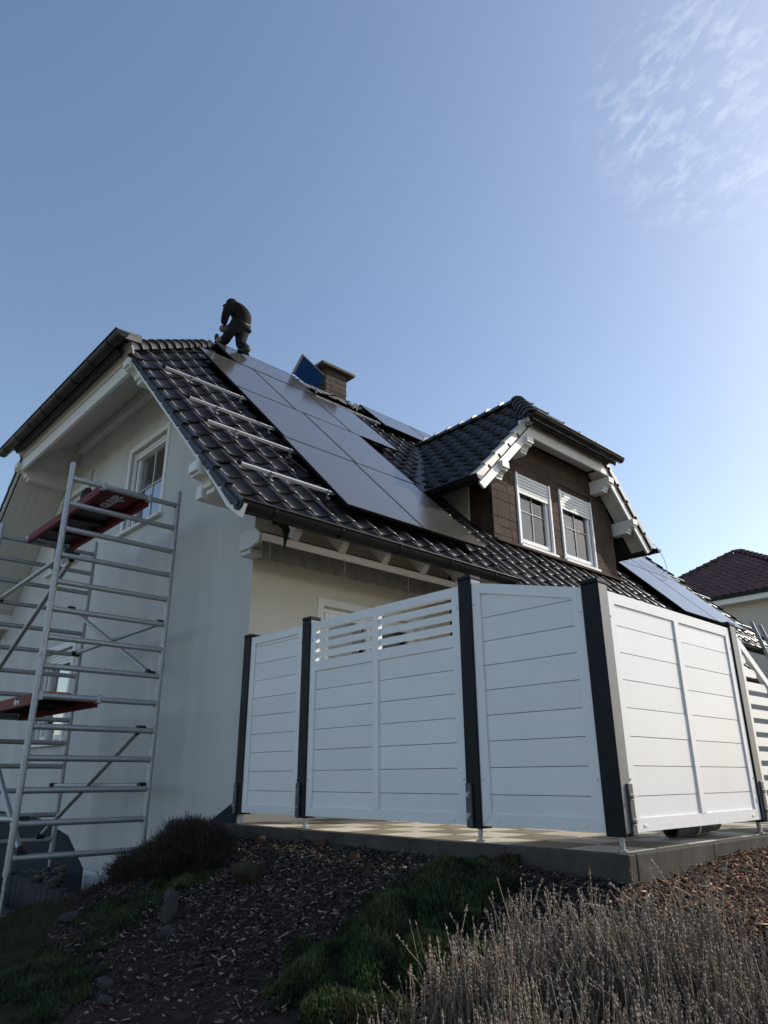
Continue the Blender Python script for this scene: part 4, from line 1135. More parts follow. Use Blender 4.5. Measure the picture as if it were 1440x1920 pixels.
def brace(p0, p1, r=.026):
    p0, p1 = Vector(p0), Vector(p1)
    b = part('brace', MB().tube([p0, p1], r, 12), MT['alu'], sc)
    for p, d in ((p0, (p1-p0).normalized()), (p1, (p0-p1).normalized())):
        M = MB().tube([p-d*.01, p+d*.08], .032, 10); q = p+Vector((0, 0, 0))
        M.tube([q+Vector((0, -.045, 0)), q+Vector((0, .045, 0))], .033, 10)
        part('hook_claw', M, MT['rubber'], b)
o_ = .0
brace((SXN-.02, YL+.10, ZN[3]+.05), (SXF+.02, YL+.13, ZF[3]+.02))
brace((SXN-.02, YL+.16, ZN[3]+.02), (SXF+.02, YL+.20, 1.50))
brace((SXN-.02, YR-.10, ZN[7]+.02), (SXF+.02, YR-.20, 2.54))
brace((SXN-.02, YR-.04, ZN[5]+.02), (SXF+.02, YR-.06, ZF[5]+.01))
brace((SXN-.02, YR-.14, ZN[9]+.02), (SXF+.02, YR-.16, -.25))
brace((SXN-.02, YL+.10, ZN[13]+.03), (SXF+.02, YL+.20, 1.12))
brace((SXN-.02, YR-.05, ZN[11]+.03), (SXF+.02, YR-.09, .32))
brace((SXN-.02, YL+.07, ZN[12]+.03), (SXF+.02, YL+.10, ZF[12]+.01))
# platforms (hooked over the rungs, can be lifted off)
def platform(z, y0, y1, label, texty):
    t = thing('scaffold_platform', label, 'platform', (SXN, (y0+y1)/2, z), 'red platforms hooked into the scaffold')
    for y, w in ((y0, 1), (y1, -1)):
        M = MB().bbox((SXF+.05, min(y, y+.035*w), z-.085), (SXN-.05, max(y, y+.035*w), z+.02), .004)
        M.bbox((SXF+.05, min(y-.006*w, y+.045*w), z-.087), (SXN-.05, max(y-.006*w, y+.045*w), z-.078), .003)
        part('side_beam', M, MT['red'], t)
    part('deck', MB().bbox((SXF+.05, y0+.036, z+.000), (SXN-.05, y1-.036, z+.012), .002), MT['ply'], t)
    for x in (SXF+.62, SXF+1.24, SXF+1.80):
        part('cross_bar', MB().bbox((x-.02, y0+.036, z-.05), (x+.02, y1-.036, z-.002), .004), MT['ply'], t)
    for x, s in ((SXN, -1), (SXF, 1)):
        M = MB().tube([(x, y0+.01, z-.016), (x, y1-.01, z-.016)], .031, 12)
        for y in (y0+.02, y1-.02):
            M.bbox((x-.036, y-.022, z-.06), (x+.036, y+.022, z+.028), .008); M.bbox((min(x, x+s*.08), y-.018, z-.05), (max(x, x+s*.08), y+.018, z-.02), .004)
        part('hook_tube', M, MT['alu'], t)
    return t
pu = platform(ZN[0]+.018, -1.25, -.68, 'upper red scaffold platform hooked on the top rung, lettered hatch underneath', True)
plw = platform(ZN[8]+.018, -1.56, -.96, 'lower red scaffold platform with an orange tool on it', False)
def text_mesh(name, body, size, mw, mt, parent, ext=.001):
    c = bpy.data.curves.new(name, 'FONT'); c.body = body; c.size = size; c.extrude = ext; c.align_x = 'CENTER'; c.align_y = 'CENTER'; c.space_character = .95; c.offset = .004
    tmp = bpy.data.objects.new(name, c); COL.objects.link(tmp)
    me = bpy.data.meshes.new_from_object(tmp.evaluated_get(bpy.context.evaluated_depsgraph_get())); bpy.data.objects.remove(tmp); me.materials.clear(); me.materials.append(mt)
    return piece(name, me, mw, parent)
z = ZN[0]+.018
ht = part('hatch', MB().bbox((SXN-.80, -1.18, z-.014), (SXN-.10, -.755, z-.002), .003), MT['red'], pu)
text_mesh('lettering', 'altrex', .23, basis(Vector((-1, 0, 0)), Vector((0, 1, 0)), Vector((0, 0, -1)), Vector((SXN-.42, -.965, z-.0155))), MT['print_white'], ht)
sb = [c for c in plw.children if c.name.startswith('side_beam')][0]
text_mesh('lettering', 'altrex', .075, basis(Vector((1, 0, 0)), Vector((0, 0, 1)), Vector((0, -1, 0)), Vector((SXN-.62, -1.5612, ZN[8]-.018))), MT['print_white'], sb)
# things left on the platforms
z = ZN[8]+.032
ot = thing('hand_tool', 'orange tool lying on the lower red platform', 'tool', (SXN-.42, -1.25, z))
M = MB().bbox((SXN-.50, -1.38, z), (SXN-.36, -1.12, z+.055), .012); part('body', M, MT['orange'], ot)
M = MB()
for k in range(3): M.bbox((SXN-.357, -1.34+.085*k, z+.012), (SXN-.352, -1.285+.085*k, z+.042), .001)
part('grip', M, MT['rubber'], ot)
part('tail', MB().bbox((SXN-.47, -1.12, z), (SXN-.40, -1.02, z+.022), .008), MT['rubber'], ot)
z = ZN[0]+.03
cb = thing('cable_bundle', 'black cable bundle with an upright wire on the upper platform', 'cable', (-2.75, -1.19, z))
M = MB()
for k in range(7):
    a = k*.9; pts = [(-2.80+.07*math.cos(t+a)*(1+.3*math.sin(k)), -1.17+.045*math.sin(t*1.0+a), z+.02+.02*k+.02*math.sin(2*t+k)) for t in [i*math.pi/5 for i in range(10)]]
    M.tube(pts, .012, 6)
part('coil', M, MT['rubber'], cb)
part('wire', MB().tube([(-2.72, -1.17, z), (-2.715, -1.17, z+.2), (-2.70, -1.165, z+.36), (-2.68, -1.16, z+.38)], .005, 6), MT['rubber'], cb)
# potted plant on the sill of the ground floor window
fp = thing('potted_plant', 'small green plant in a white pot behind the ground floor gable window', 'plant', (-6.33, .0, .95))
M = MB().tube([(-6.33, .01, .93), (-6.33, .01, 1.12)], .07, 14, radii=[.055, .072]); part('pot', M, MT['terracotta'], fp)
M = MB()
for k in range(14):
    a = k*2.4; d = Vector((math.cos(a), math.sin(a), 0)); p = Vector((-6.33, .01, 1.12)); q = p+d*.05+Vector((0, 0, .10)); e = p+d*.11+Vector((0, 0, .09)); s_ = d.cross(Vector((0, 0, 1)))*.014
    M.add([p-s_*.4, p+s_*.4, q+s_, q-s_, e], [(0, 1, 2, 3), (3, 2, 4)])
part('leaves', M, MT['greenleaf'], fp)

# ================================================================ white privacy fence
PA, PB, PC, PD, PE = -.982, 0.0, 1.9, 2.915, 1.927      # post centres (x, and y for the last)
fence = thing('privacy_fence', 'white board privacy fence with anthracite posts around the terrace corner', 'fence', (1.0, .03, 0))
HWP = .060
ZB = .0985
def post(cx, cy, zt, flip=None, label=None):
    w = HWP
    M = MB().bbox((cx-w, cy-w, ZB-.018), (cx+w, cy+w, zt-.03), .006)
    p = part('fence_post', M, MT['anth'], fence, label)
    part('post_cap', MB().bbox((cx-w-.004, cy-w-.004, zt-.032), (cx+w+.004, cy+w+.004, zt), .008), MT['anth'], p)
    part('sunlit_face', MB().bbox((cx+w-.001, cy-w+.010, ZB), (cx+w+.0025, cy+w-.010, zt-.034), .001), MT['strip'], p)  # thin sheet added to paint this side of the post as sunlit
    part('foot_pin', MB().tube([(cx, cy, -.0), (cx, cy, ZB)], .016, 10).tube([(cx, cy, .0), (cx, cy, .012)], .03, 10), MT['zinc'], p)
    return p
def bracket_plate(p, org, ax, nr, w=.05, h=.27):
    """flat steel shoe with two bolts on the outer face"""
    mw = basis(Vector(ax), Vector((0, 0, 1)), Vector(nr), Vector(org))
    b = part('post_shoe', MB().bbox((-w/2, 0, 0), (w/2, h, .018), .003, 0, mw), MT['shoe'], p)
    for v in (.07, .20):
        part('bolt', MB().tube([mw @ Vector((0, v, .016)), mw @ Vector((0, v, .034))], .012, 6).tube([mw @ Vector((0, v, .016)), mw @ Vector((0, v, .021))], .018, 10), MT['zinc'], b)
py = HWP
pa = post(PA, py, 1.755); pb = post(PB, py, 1.778); pc = post(PC, py, 1.778); pd = post(PD, py, 1.55, label='corner fence post'); pe = post(PD, PE+HWP, 1.54)
for p, x in ((pa, PA), (pb, PB), (pc, PC)): bracket_plate(p, (x-.025, 0, ZB-.012), (1, 0, 0), (0, -1, 0))
bracket_plate(pd, (PD+HWP, 2*HWP-.035, ZB-.012), (0, 1, 0), (1, 0, 0)); bracket_plate(pe, (PD+HWP, PE+.055, ZB-.012), (0, 1, 0), (1, 0, 0))
LIP = .0075
def panel(u0, u1, zt0, zt1, mp, out, stiles=(), lattice=None, label=None, zb=ZB, pitch=.1655, first=None, screws=True):
    """framed board panel. mp(u, z, d) -> world, d measured outwards from the panel's back"""
    ax = Vector(mp(1, 0, 0))-Vector(mp(0, 0, 0)); nr = Vector(out)
    T = .042; F = .072
    def top(u): return zt0+(zt1-zt0)*(u-u0)/(u1-u0)
    def pz(poly, d0, d1): return MB().prism([mp(u, z, d0) for u, z in poly], nr*(d1-d0))
    pn = part('fence_panel', pz([(u0, zb), (u0+F, zb+F), (u0+F, top(u0+F)-F), (u0, top(u0))], 0, T), MT['pvc'], fence, label)
    part('frame_rail', pz([(u1, zb), (u1, top(u1)), (u1-F, top(u1-F)-F), (u1-F, zb+F)], 0, T), MT['pvc'], pn)
    g = .0012
    part('frame_rail', pz([(u0+g, zb), (u1-g, zb), (u1-F-g, zb+F-g*0), (u0+F+g, zb+F)], .0006, T-.0006), MT['pvc'], pn)
    part('frame_rail', pz([(u0+g, top(u0)), (u0+F+g, top(u0+F)-F), (u1-F-g, top(u1-F)-F), (u1-g, top(u1))], .0006, T-.0006), MT['pvc'], pn)
    cells = [u0+F]+[c for s in stiles for c in (s-.032, s+.032)]+[u1-F]
    for s in stiles: part('stile', pz([(s-.032, zb+F), (s+.032, zb+F), (s+.032, top(s+.032)-F), (s-.032, top(s-.032)-F)], .001, T+.002), MT['pvc'], pn)
    for k in range(0, len(cells), 2):
        a, b = cells[k], cells[k+1]
        zc = zb+F; i = 0; zlim = 9 if lattice is None else lattice[0]-.001
        h = first if first else .118
        while True:
            z0, z1 = zc, zc+h
            ta, tb = top(a)-F, top(b)-F
            if z0 >= max(ta, tb)-.003 or z0 > zlim-.01: break
            la, lb = min(z1-.004, ta, zlim), min(z1-.004, tb, zlim)
            poly = [(a-.004, z0), (b+.004, z0)]
            if lb > z0+.002: poly.append((b+.004, lb))
            else:
                uu = u0+(u1-u0)*((z0+F)-zt0)/(zt1-zt0) if abs(zt1-zt0) > 1e-6 else b; poly = [(a-.004, z0), (min(max(uu, a), b), z0)]
            uu = None
            if abs(zt1-zt0) > 1e-6 and (z1-.004 > min(ta, tb)) and (z1-.004 < max(ta, tb)):
                uu = u0+(u1-u0)*((z1-.004+F)-zt0)/(zt1-zt0); poly.append((uu, z1-.004))
            if la > z0+.002: poly.append((a-.004, la))
            if len(poly) > 2:
                dd = .031+random.uniform(-.0012, .0012)
                bm2 = pz(poly, .008, dd)
                # chamfered lower lip gives the shadow line
                part('board', bm2, MT['pvc'], pn)
            zc = z1; h = pitch; i += 1
            if i > 14: break
        # groove backing, set back so that the joints read as dark lines
        zt_a = min(top(a)-F, zlim); zt_b = min(top(b)-F, zlim)
        part('backing', pz([(a-.006, zb+F-.004), (b+.006, zb+F-.004), (b+.006, zt_b), (a-.006, zt_a)], .002, .0075), MT['anth'], pn)
        if lattice:
            l0, l1, ns = lattice
            part('frame_rail', pz([(a-.004, l0), (b+.004, l0), (b+.004, l0+.085), (a-.004, l0+.085)], .002, T-.001), MT['pvc'], pn)
            H = l1-l0-.085; sh = .052; gap = (H-ns*sh)/(ns+1)
            for q in range(ns):
                z0 = l0+.085+gap*(q+1)+sh*q
                part('slat', pz([(a-.004, z0), (b+.004, z0), (b+.004, z0+sh), (a-.004, z0+sh)], .012, .030), MT['pvc'], pn)
    if screws:
        for u in (u0+.018, u1-.018):
            for z in (zb+.28, top(u)-.16):
                q = Vector(mp(u, z, T)); part('screw', MB().tube([q, q+nr*.004], .007, 8), MT['zinc'], pn)
        for u in (u0+.13, u1-.13):
            q = Vector(mp(u, zb+.03, T)); part('drain_cap', MB().bbox((-.016, -.006, 0), (.016, .006, .004), .002, 0, basis(ax, Vector((0, 0, 1)), nr, q)), MT['pvc'], pn)
    return pn
mF = lambda u, z, d: (u, .055-d, z)
mR = lambda u, z, d: (PD+HWP-.052+d, u, z)
ou, oR = (0, -1, 0), (1, 0, 0)
panel(PA+HWP+.004, PB-HWP-.004, 1.714, 1.714, mF, ou, label='narrow white panel at the house corner')
panel(PB+HWP+.004, PC-HWP-.004, 1.714, 1.714, mF, ou, stiles=((PB+PC)/2-.02,), lattice=(1.275, 1.642, 3), label='wide white panel with open lattice on top')
panel(PC+HWP+.004, PD-HWP-.004, 1.714, 1.511, mF, ou, label='white panel with slanting top edge')
panel(2*HWP+.004, PE-.004, 1.487, 1.487, mR, oR, stiles=((2*HWP+PE)/2,), label='sunlit white panel facing right')
# open slatted panel with diagonal top, cut by the edge of the picture
M = MB(); u0, u1 = PE+2*HWP+.004, PE+2*HWP+.98
F = .06
def pzr(poly, d0, d1): return MB().prism([mR(u, z, d0) for u, z in poly], Vector(oR)*(d1-d0))
topd = lambda u: 1.46-.62*(u-u0)
pn = part('fence_panel', pzr([(u0, ZB), (u0+F, ZB+F), (u0+F, topd(u0+F)-F*1.15), (u0, topd(u0))], 0, .042), MT['pvc'], fence, 'open white slat panel with diagonal top')
for poly in ([(u0, ZB), (u1, ZB), (u1-F, ZB+F), (u0+F, ZB+F)], [(u1, ZB), (u1, topd(u1)), (u1-F, topd(u1-F)-F*1.15), (u1-F, ZB+F)], [(u0, topd(u0)), (u0+F, topd(u0+F)-F*1.15), (u1-F, topd(u1-F)-F*1.15), (u1, topd(u1))]):
    part('frame_rail', pzr(poly, .0006, .0414), MT['pvc'], pn)
z = ZB+F+.03
while z < 1.4:
    ue = min(u1-F+.004, u0+(1.46-F*1.15-z-.065)/.62)
    if ue > u0+F+.05: part('slat', pzr([(u0+F-.004, z), (ue, z), (ue, z+.065), (u0+F-.004, z+.065)], .012, .030), MT['pvc'], pn)
    z += .105
pf = post(PD, u1+HWP+.004, .95)
# rolled felt mat behind the sunlit panel, tied with a white strap
rl = thing('rolled_mat', 'dark grey rolled mat tied with a white strap, lying under the sunlit panel', 'rolled mat', (2.60, 1.55, 0))
M = MB(); c0, c1 = Vector((2.72, 1.02, .062)), Vector((2.60, 1.95, .062)); d = (c1-c0).normalized(); s_ = d.cross(Vector((0, 0, 1))); up = Vector((0, 0, 1)); prof = []
for i in range(64):
    t = i/63*4.6*math.pi; r = .030+.030*i/63; prof.append((r*math.cos(t), r*math.sin(t)))
outer = prof+[(a*.93, b*.93) for a, b in reversed(prof)]
M.sweep(outer+[outer[0]], c0, c1, s_, up)
for q in (c0, c1): M.add([q+s_*a+up*b for a, b in prof]+[q+s_*a*.93+up*b*.93 for a, b in prof], [(k, k+1, 65+k, 64+k) for k in range(63)])
part('felt', M, MT['mat_roll'], rl)
q = c0+d*.42; M = MB().sweep([(.063*math.cos(t), .063*math.sin(t)) for t in [2*math.pi*k/20 for k in range(21)]], q-d*.008, q+d*.03, s_, up); part('strap', M, MT['print_white'], rl)

# ---------------- awning under the eave
aw = thing('awning', 'retracted awning with bright front bar and grey valance under the eave', 'awning', (-.80, 1.5, 2.7))
AX = -.72; az = 2.715
M = MB(); prof = [(-.05, .045), (.030, .045), (.052, .034), (.058, .020), (.052, .006), (-.020, -.050), (-.05, -.050), (-.05, .045)]
M.sweep(prof, (AX, -.10, az), (AX, 3.08, az), (1, 0, 0), (0, 0, 1), 0, False); part('front_bar', M, MT['awnbar'], aw)
part('top_hood', MB().bbox((AX-.05, -.10, az+.047), (AX+.034, 3.08, az+.056), .003), MT['gutter'], aw)
for y in (-.135, 3.08):
    M = MB().prism([(-1.04, y, az-.10), (-1.04, y, az+.10), (AX-.02, y, az+.085), (AX+.06, y, az+.02), (AX+.05, y, az-.055), (AX-.10, y, az-.10)], (0, .035, 0)); part('end_plate', M, MT['awnbox'], aw)
part('wall_bracket', MB().bbox((-1.045, -.11, az-.15), (-.86, .05, az-.085), .008), MT['awnbox'], aw)
part('wall_bracket', MB().bbox((-1.045, 2.85, az-.15), (-.86, 3.0, az-.085), .008), MT['awnbox'], aw)
part('cassette', MB().tube([(-.93, -.09, az-.03), (-.93, 3.07, az-.03)], .05, 14), MT['awnbox'], aw)
n = 150; vs = []
for i in range(n+1):
    y = -.07+3.11*i/n
    for k in range(5):
        t = k/4; w = .012*t*(math.sin(i*.62)+.6*math.sin(i*.27+1)+.4*math.sin(i*1.31))
        vs.append((AX+.012+w+.01*t, y+.006*t*math.sin(i*.4), az-.04-.195*t-.002*math.sin(i*.21)*t))
M = MB().add(vs, [(i*5+k, (i+1)*5+k, (i+1)*5+k+1, i*5+k+1) for i in range(n) for k in range(4)], 0, True); part('valance', M, MT['awning'], aw)
for y in (.02, 1.02, 2.02, 2.98):
    part('seam', MB().box((AX+.026, y-.002, az-.215), (AX+.030, y+.002, az-.05)), MT['awnbox'], aw)
hc = thing('hanging_cable', 'black tangled cable hanging under the eave above the awning', 'cable', (-.55, .0, 2.9))
for a in range(4):
    M = MB().tube([(-.62+.01*a, -.10+.015*a, 2.96), (-.60, -.03+.01*a, 2.90-.02*a), (-.57+.03*(a % 2), .05, 2.84+.02*a), (-.55, .08+.02*a, 2.80), (-.56, .10, 2.70-.04*a)], .016, 6, radii=[.012, .024, .026, .02, .008]); part('strand', M, MT['rubber'], hc)

# ---------------- ladder at the far end and the neighbouring house
ld = thing('ladder', 'grey aluminium ladder leaning at the far eave', 'ladder', (.95, 10.9, 0))
la, lb_ = Vector((.9, 10.9, -.15)), Vector((-.03, 10.9, 3.24))
for y in (0, .42):
    M = MB(); d = (lb_-la).normalized(); s_ = Vector((0, 1, 0)); n_ = d.cross(s_)
    M.bbox((-.012, 0, -.035), (.012, (lb_-la).length, .035), .003, 0, basis(s_, d, -n_ if False else s_.cross(d), la+s_*y)); part('stringer', M, MT['alu'], ld)
k = .25
while k < 3.3:
    q = la+d*k; part('rung', MB().tube([q, q+Vector((0, .42, 0))], .016, 8), MT['alu'], ld); k += .28
nh = thing('neighbour_house', 'neighbouring cream house with dark red tiled hipped roof at the right edge', 'house', (-2.0, 24, 0))
NY = 24.0; NZ = 6.92; NX0, NX1 = -6.0, 4.0; NH = 4.6
AP = Vector((-6.30, NY+4.0, 9.64))
RL = [(-8.6, NY, NZ), (3.0, NY, NZ)]
# roof: hipped, front slope faces the camera side
hx = AP.x; r2 = Vector((hx+.3, AP.y, 9.64))
c_l, c_r, c_lb, c_rb = Vector((hx-4.3, NY, NZ)), Vector((hx+4.6, NY, NZ)), Vector((hx-4.3, NY+8, NZ)), Vector((hx+4.6, NY+8, NZ))
M = MB(); M.add([c_l, c_r, r2, AP, c_lb, c_rb], [(0, 1, 2, 3), (0, 3, 4), (1, 5, 2), (4, 3, 2, 5)]); M.add([c_l, c_r, c_rb, c_lb], [(0, 3, 2, 1)])
nroof = part('roof', M, MT['nb_tile'], nh)
fu = (AP-Vector((AP.x, NY, NZ))); fL = fu.length; fu.normalize(); fn = Vector((1, 0, 0)).cross(fu)
rest = []; k = 0; tile_nb = bpy.data.meshes.new('roof_tile'); mbn = MB().add(TV, TF, 0, True); tile_nb = mbn.mesh('roof_tile', [MT['nb_tile']])
st = fL/int(fL/.36)
for i in range(int(fL/.36)):
    for j in range(42):
        u = c_l.x+.15+j*.30; f = (i+.6)*.36/fL
        if u < c_l.x+(AP.x-c_l.x)*f or u > c_r.x-(c_r.x-r2.x)*f: continue
        p = Vector((u, NY, NZ))+fu*(i*.36)+fn*.01
        piece('roof_tile', tile_nb, basis(Vector((1, 0, 0)), fu, fn, p), nroof) if u < -1.2 and len(rest) < 4000 and k < 290 else rest.append(np.array(basis(Vector((1, 0, 0)), fu, fn, p))[:3, :4])
        if u < -1.2: k += 1
if rest:
    V, F_, _ = replicate(TV, TF, np.array(rest)); np_obj('distant_roof_tiles', V, F_, MT['nb_tile'], kind='stuff', parent=nroof, smooth=True)
nbr = barrel(.40, .14, .12); nbr.materials[0] = MT['nb_tile']
def nrun(p0, p1):
    d = (p1-p0).normalized(); s_ = d.cross(Vector((0, 0, 1))).normalized(); t = 0
    while t < (p1-p0).length: piece('ridge_tile', nbr, basis(s_, d, s_.cross(d), p0+d*t+Vector((0, 0, .05))), nroof); t += .36
nrun(c_l, AP); nrun(AP, r2); nrun(c_r, r2)
M = MB().bbox((c_l.x-.02, NY-.07, NZ-.14), (c_r.x+.02, NY+.03, NZ+.01), .03); part('gutter', M, MT['gutter'], nh)
M = MB().bbox((c_l.x+.05, NY+.03, NZ-.34), (c_r.x-.05, NY+.07, NZ-.10), .01); part('fascia', M, MT['white'], nh)
M = MB().box((c_l.x+.5, NY+.55, -.6), (c_r.x-.5, NY+7.5, NZ-.05)); part('wall', M, MT['nb_wall'], nh)
M = MB().box((c_l.x+.05, NY+.07, NZ-.34), (c_r.x-.05, NY+7.9, NZ-.31)); part('eave_soffit', M, MT['soffit'], nh)

# ================================================================ bark, rocks and plants
def in_poly(x, y, P_):
    r = np.zeros(len(x), bool); n = len(P_)
    for i in range(n):
        (x0, y0), (x1, y1) = P_[i], P_[(i+1) % n]
        c = ((y0 > y) != (y1 > y)) & (x < (x1-x0)*(y-y0)/(y1-y0+1e-12)+x0); r ^= c
    return r
def noise2(x, y): return .5+.25*np.sin(x*3.1+1.7*np.sin(y*2.3))+.25*np.sin(y*4.3+1.1*np.sin(x*3.7+2))
def rand_rot(N, tilt=.5):
    a = RNG.uniform(0, 2*np.pi, N); b = RNG.normal(0, tilt, N); c = RNG.normal(0, tilt, N)
    ca, sa, cb, sb, cc, sc_ = np.cos(a), np.sin(a), np.cos(b), np.sin(b), np.cos(c), np.sin(c)
    Rz = np.zeros((N, 3, 3)); Rz[:, 0, 0] = ca; Rz[:, 0, 1] = -sa; Rz[:, 1, 0] = sa; Rz[:, 1, 1] = ca; Rz[:, 2, 2] = 1
    Rx = np.zeros((N, 3, 3)); Rx[:, 0, 0] = 1; Rx[:, 1, 1] = cb; Rx[:, 1, 2] = -sb; Rx[:, 2, 1] = sb; Rx[:, 2, 2] = cb
    Ry = np.zeros((N, 3, 3)); Ry[:, 1, 1] = 1; Ry[:, 0, 0] = cc; Ry[:, 0, 2] = sc_; Ry[:, 2, 0] = -sc_; Ry[:, 2, 2] = cc
    return Rz @ Rx @ Ry
def mats(x, y, z, Rm, sx_, sy_, sz_):
    M = np.zeros((len(x), 3, 4)); M[:, :, 0] = Rm[:, :, 0]*sx_[:, None]; M[:, :, 1] = Rm[:, :, 1]*sy_[:, None]; M[:, :, 2] = Rm[:, :, 2]*sz_[:, None]
    M[:, 0, 3] = x; M[:, 1, 3] = y; M[:, 2, 3] = z; return M
GREEN1 = [(1.98, -.10), (1.72, -.35), (1.75, -.95), (1.95, -1.65), (2.35, -1.75), (2.75, -1.45), (2.62, -.85), (2.42, -.40), (2.25, -.12)]
GREEN2 = [(-.42, -.78), (-.10, -.70), (.02, -.90), (-.05, -1.10), (-.30, -1.12)]
GREEN3 = [(-.55, -1.05), (-.25, -1.15), (.25, -1.35), (.45, -1.6), (.10, -1.75), (-.35, -1.55), (-.7, -1.3)]
LAV = [(3.02, -1.95), (2.90, -1.45), (2.95, -1.12), (3.08, -.85), (3.3, -.70), (3.7, -.55), (4.2, -.38), (5.0, -.5), (5.0, -1.6), (4.1, -2.4), (3.4, -2.3)]
# bark mulch: flat splinters, dark with some pale ones
N = 42000
x = RNG.uniform(-2.2, 6.2, N); y = -.07-np.abs(RNG.normal(0, 1.1, N)); 
xr = RNG.uniform(3.03, 6.5, 14000); yr = RNG.uniform(-.6, 3.8, 14000); x = np.r_[x, xr]; y = np.r_[y, yr]
ok = ~is_lawn(x, y) & ~((x < 3.03) & (y > -.06)) & (x > -1.6-.5*y); x, y = x[ok], y[ok]; N = len(x)
big = RNG.random(N) < .24
L = np.where(big, RNG.uniform(.030, .070, N), RNG.uniform(.010, .030, N)); Wd = np.where(big, RNG.uniform(.005, .014, N), RNG.uniform(.006, .014, N)); T = RNG.uniform(.002, .007, N)
z = gz(x, y)+.018*rough_noise(x, y)*(y < 0)+RNG.uniform(.002, .022, N)
pale = RNG.random(N)
base = np.where((pale < .09)[:, None], np.array([.20, .165, .13]), np.where((pale < .35)[:, None], np.array([.075, .055, .042]), np.array([.026, .021, .019])))
right = (x > 3.0) & (y > -.3)
base = np.where(right[:, None], base*np.array([1.9, 1.45, 1.15])+np.array([.03, .014, .008]), base)
C = base*np.array([1.45, 1.38, 1.3])*RNG.uniform(.6, 1.35, (N, 1))
tv = np.array([[-.5, -.5, -.5], [.5, -.35, -.5], [.5, .4, -.5], [-.5, .5, -.5], [-.42, -.4, .5], [.45, -.25, .5], [.4, .3, .5], [-.5, .35, .5]])
tf = [(4, 5, 6, 7), (0, 1, 5, 4), (1, 2, 6, 5), (2, 3, 7, 6), (3, 0, 4, 7)]
V, F, CC = replicate(tv, tf, mats(x, y, z, rand_rot(N, .38), L, Wd, T), C)
np_obj('bark_mulch', V, F, MT['chip'], 'dark bark mulch with pale splinters covering the slope below the terrace', 'mulch', 'stuff', colors=CC)
# small clods and gravel between the chips
N = 9000; x = RNG.uniform(-2.0, 6.2, N); y = -.07-np.abs(RNG.normal(0, .9, N)); xr = RNG.uniform(3.03, 6.5, 5000); yr = RNG.uniform(-.6, 3.8, 5000); x = np.r_[x, xr]; y = np.r_[y, yr]
ok = ~is_lawn(x, y) & ~((x < 3.03) & (y > -.06)) & (x > -1.6-.5*y); x, y = x[ok], y[ok]; N = len(x); s = RNG.uniform(.008, .022, N)
ico = [(0, 0, 1), (.9, 0, .3), (.2, .85, .3), (-.75, .5, .3), (-.7, -.55, .3), (.25, -.85, .3), (0, 0, -.6)]
icf = [(0, 1, 2), (0, 2, 3), (0, 3, 4), (0, 4, 5), (0, 5, 1), (6, 2, 1), (6, 3, 2), (6, 4, 3), (6, 5, 4), (6, 1, 5)]
right = (x > 3.0) & (y > -.3)
C = np.where(right[:, None], np.array([.10, .062, .045]), np.array([.030, .026, .023]))*RNG.uniform(.5, 1.6, (N, 1))
V, F, CC = replicate(ico, icf, mats(x, y, gz(x, y)+s*.3, rand_rot(N, .6), s, s*RNG.uniform(.6, 1, N), s*RNG.uniform(.5, .9, N)), C)
np_obj('gravel', V, F, MT['chip'], 'dark crumbs of soil and gravel between the bark', 'gravel', 'stuff', colors=CC)

# rocks: faceted boulders, each its own
def rock(x, y, s, rot, mt, label, sink=.25, seed=1, name='rock'):
    r = np.random.default_rng(seed)
    b = bmesh.new(); bmesh.ops.create_icosphere(b, subdivisions=3, radius=1.0)
    dirs = r.normal(size=(14, 3)); dirs /= np.linalg.norm(dirs, axis=1)[:, None]; offs = r.uniform(.50, .92, 14)
    for v in b.verts:
        d = np.array(v.co); k = 1.0
        for q, o in zip(dirs, offs):
            c = d @ q
            if c*k > o: k = o/c
        k *= 1+.03*math.sin(d[0]*9+seed)+.025*math.sin(d[1]*13+d[2]*11)
        v.co = Vector(d*k)
    mw = Matrix.Rotation(rot[2], 4, 'Z') @ Matrix.Rotation(rot[1], 4, 'Y') @ Matrix.Rotation(rot[0], 4, 'X') @ Matrix.Diagonal((*s, 1))
    b.transform(mw); zmin = min(v.co.z for v in b.verts); hgt = max(v.co.z for v in b.verts)-zmin
    bmesh.ops.translate(b, verts=b.verts, vec=(0, 0, -zmin-hgt*sink))
    me = bpy.data.meshes.new(name); b.to_mesh(me); b.free(); me.materials.append(mt)
    for p in me.polygons: p.use_smooth = False
    o = bpy.data.objects.new(name, me); loc = (x, y, float(gz(x, y))); link(o, None, loc); o.location = loc
    o['label'] = label; o['category'] = 'rock'; o['group'] = 'rocks on the bark slope'
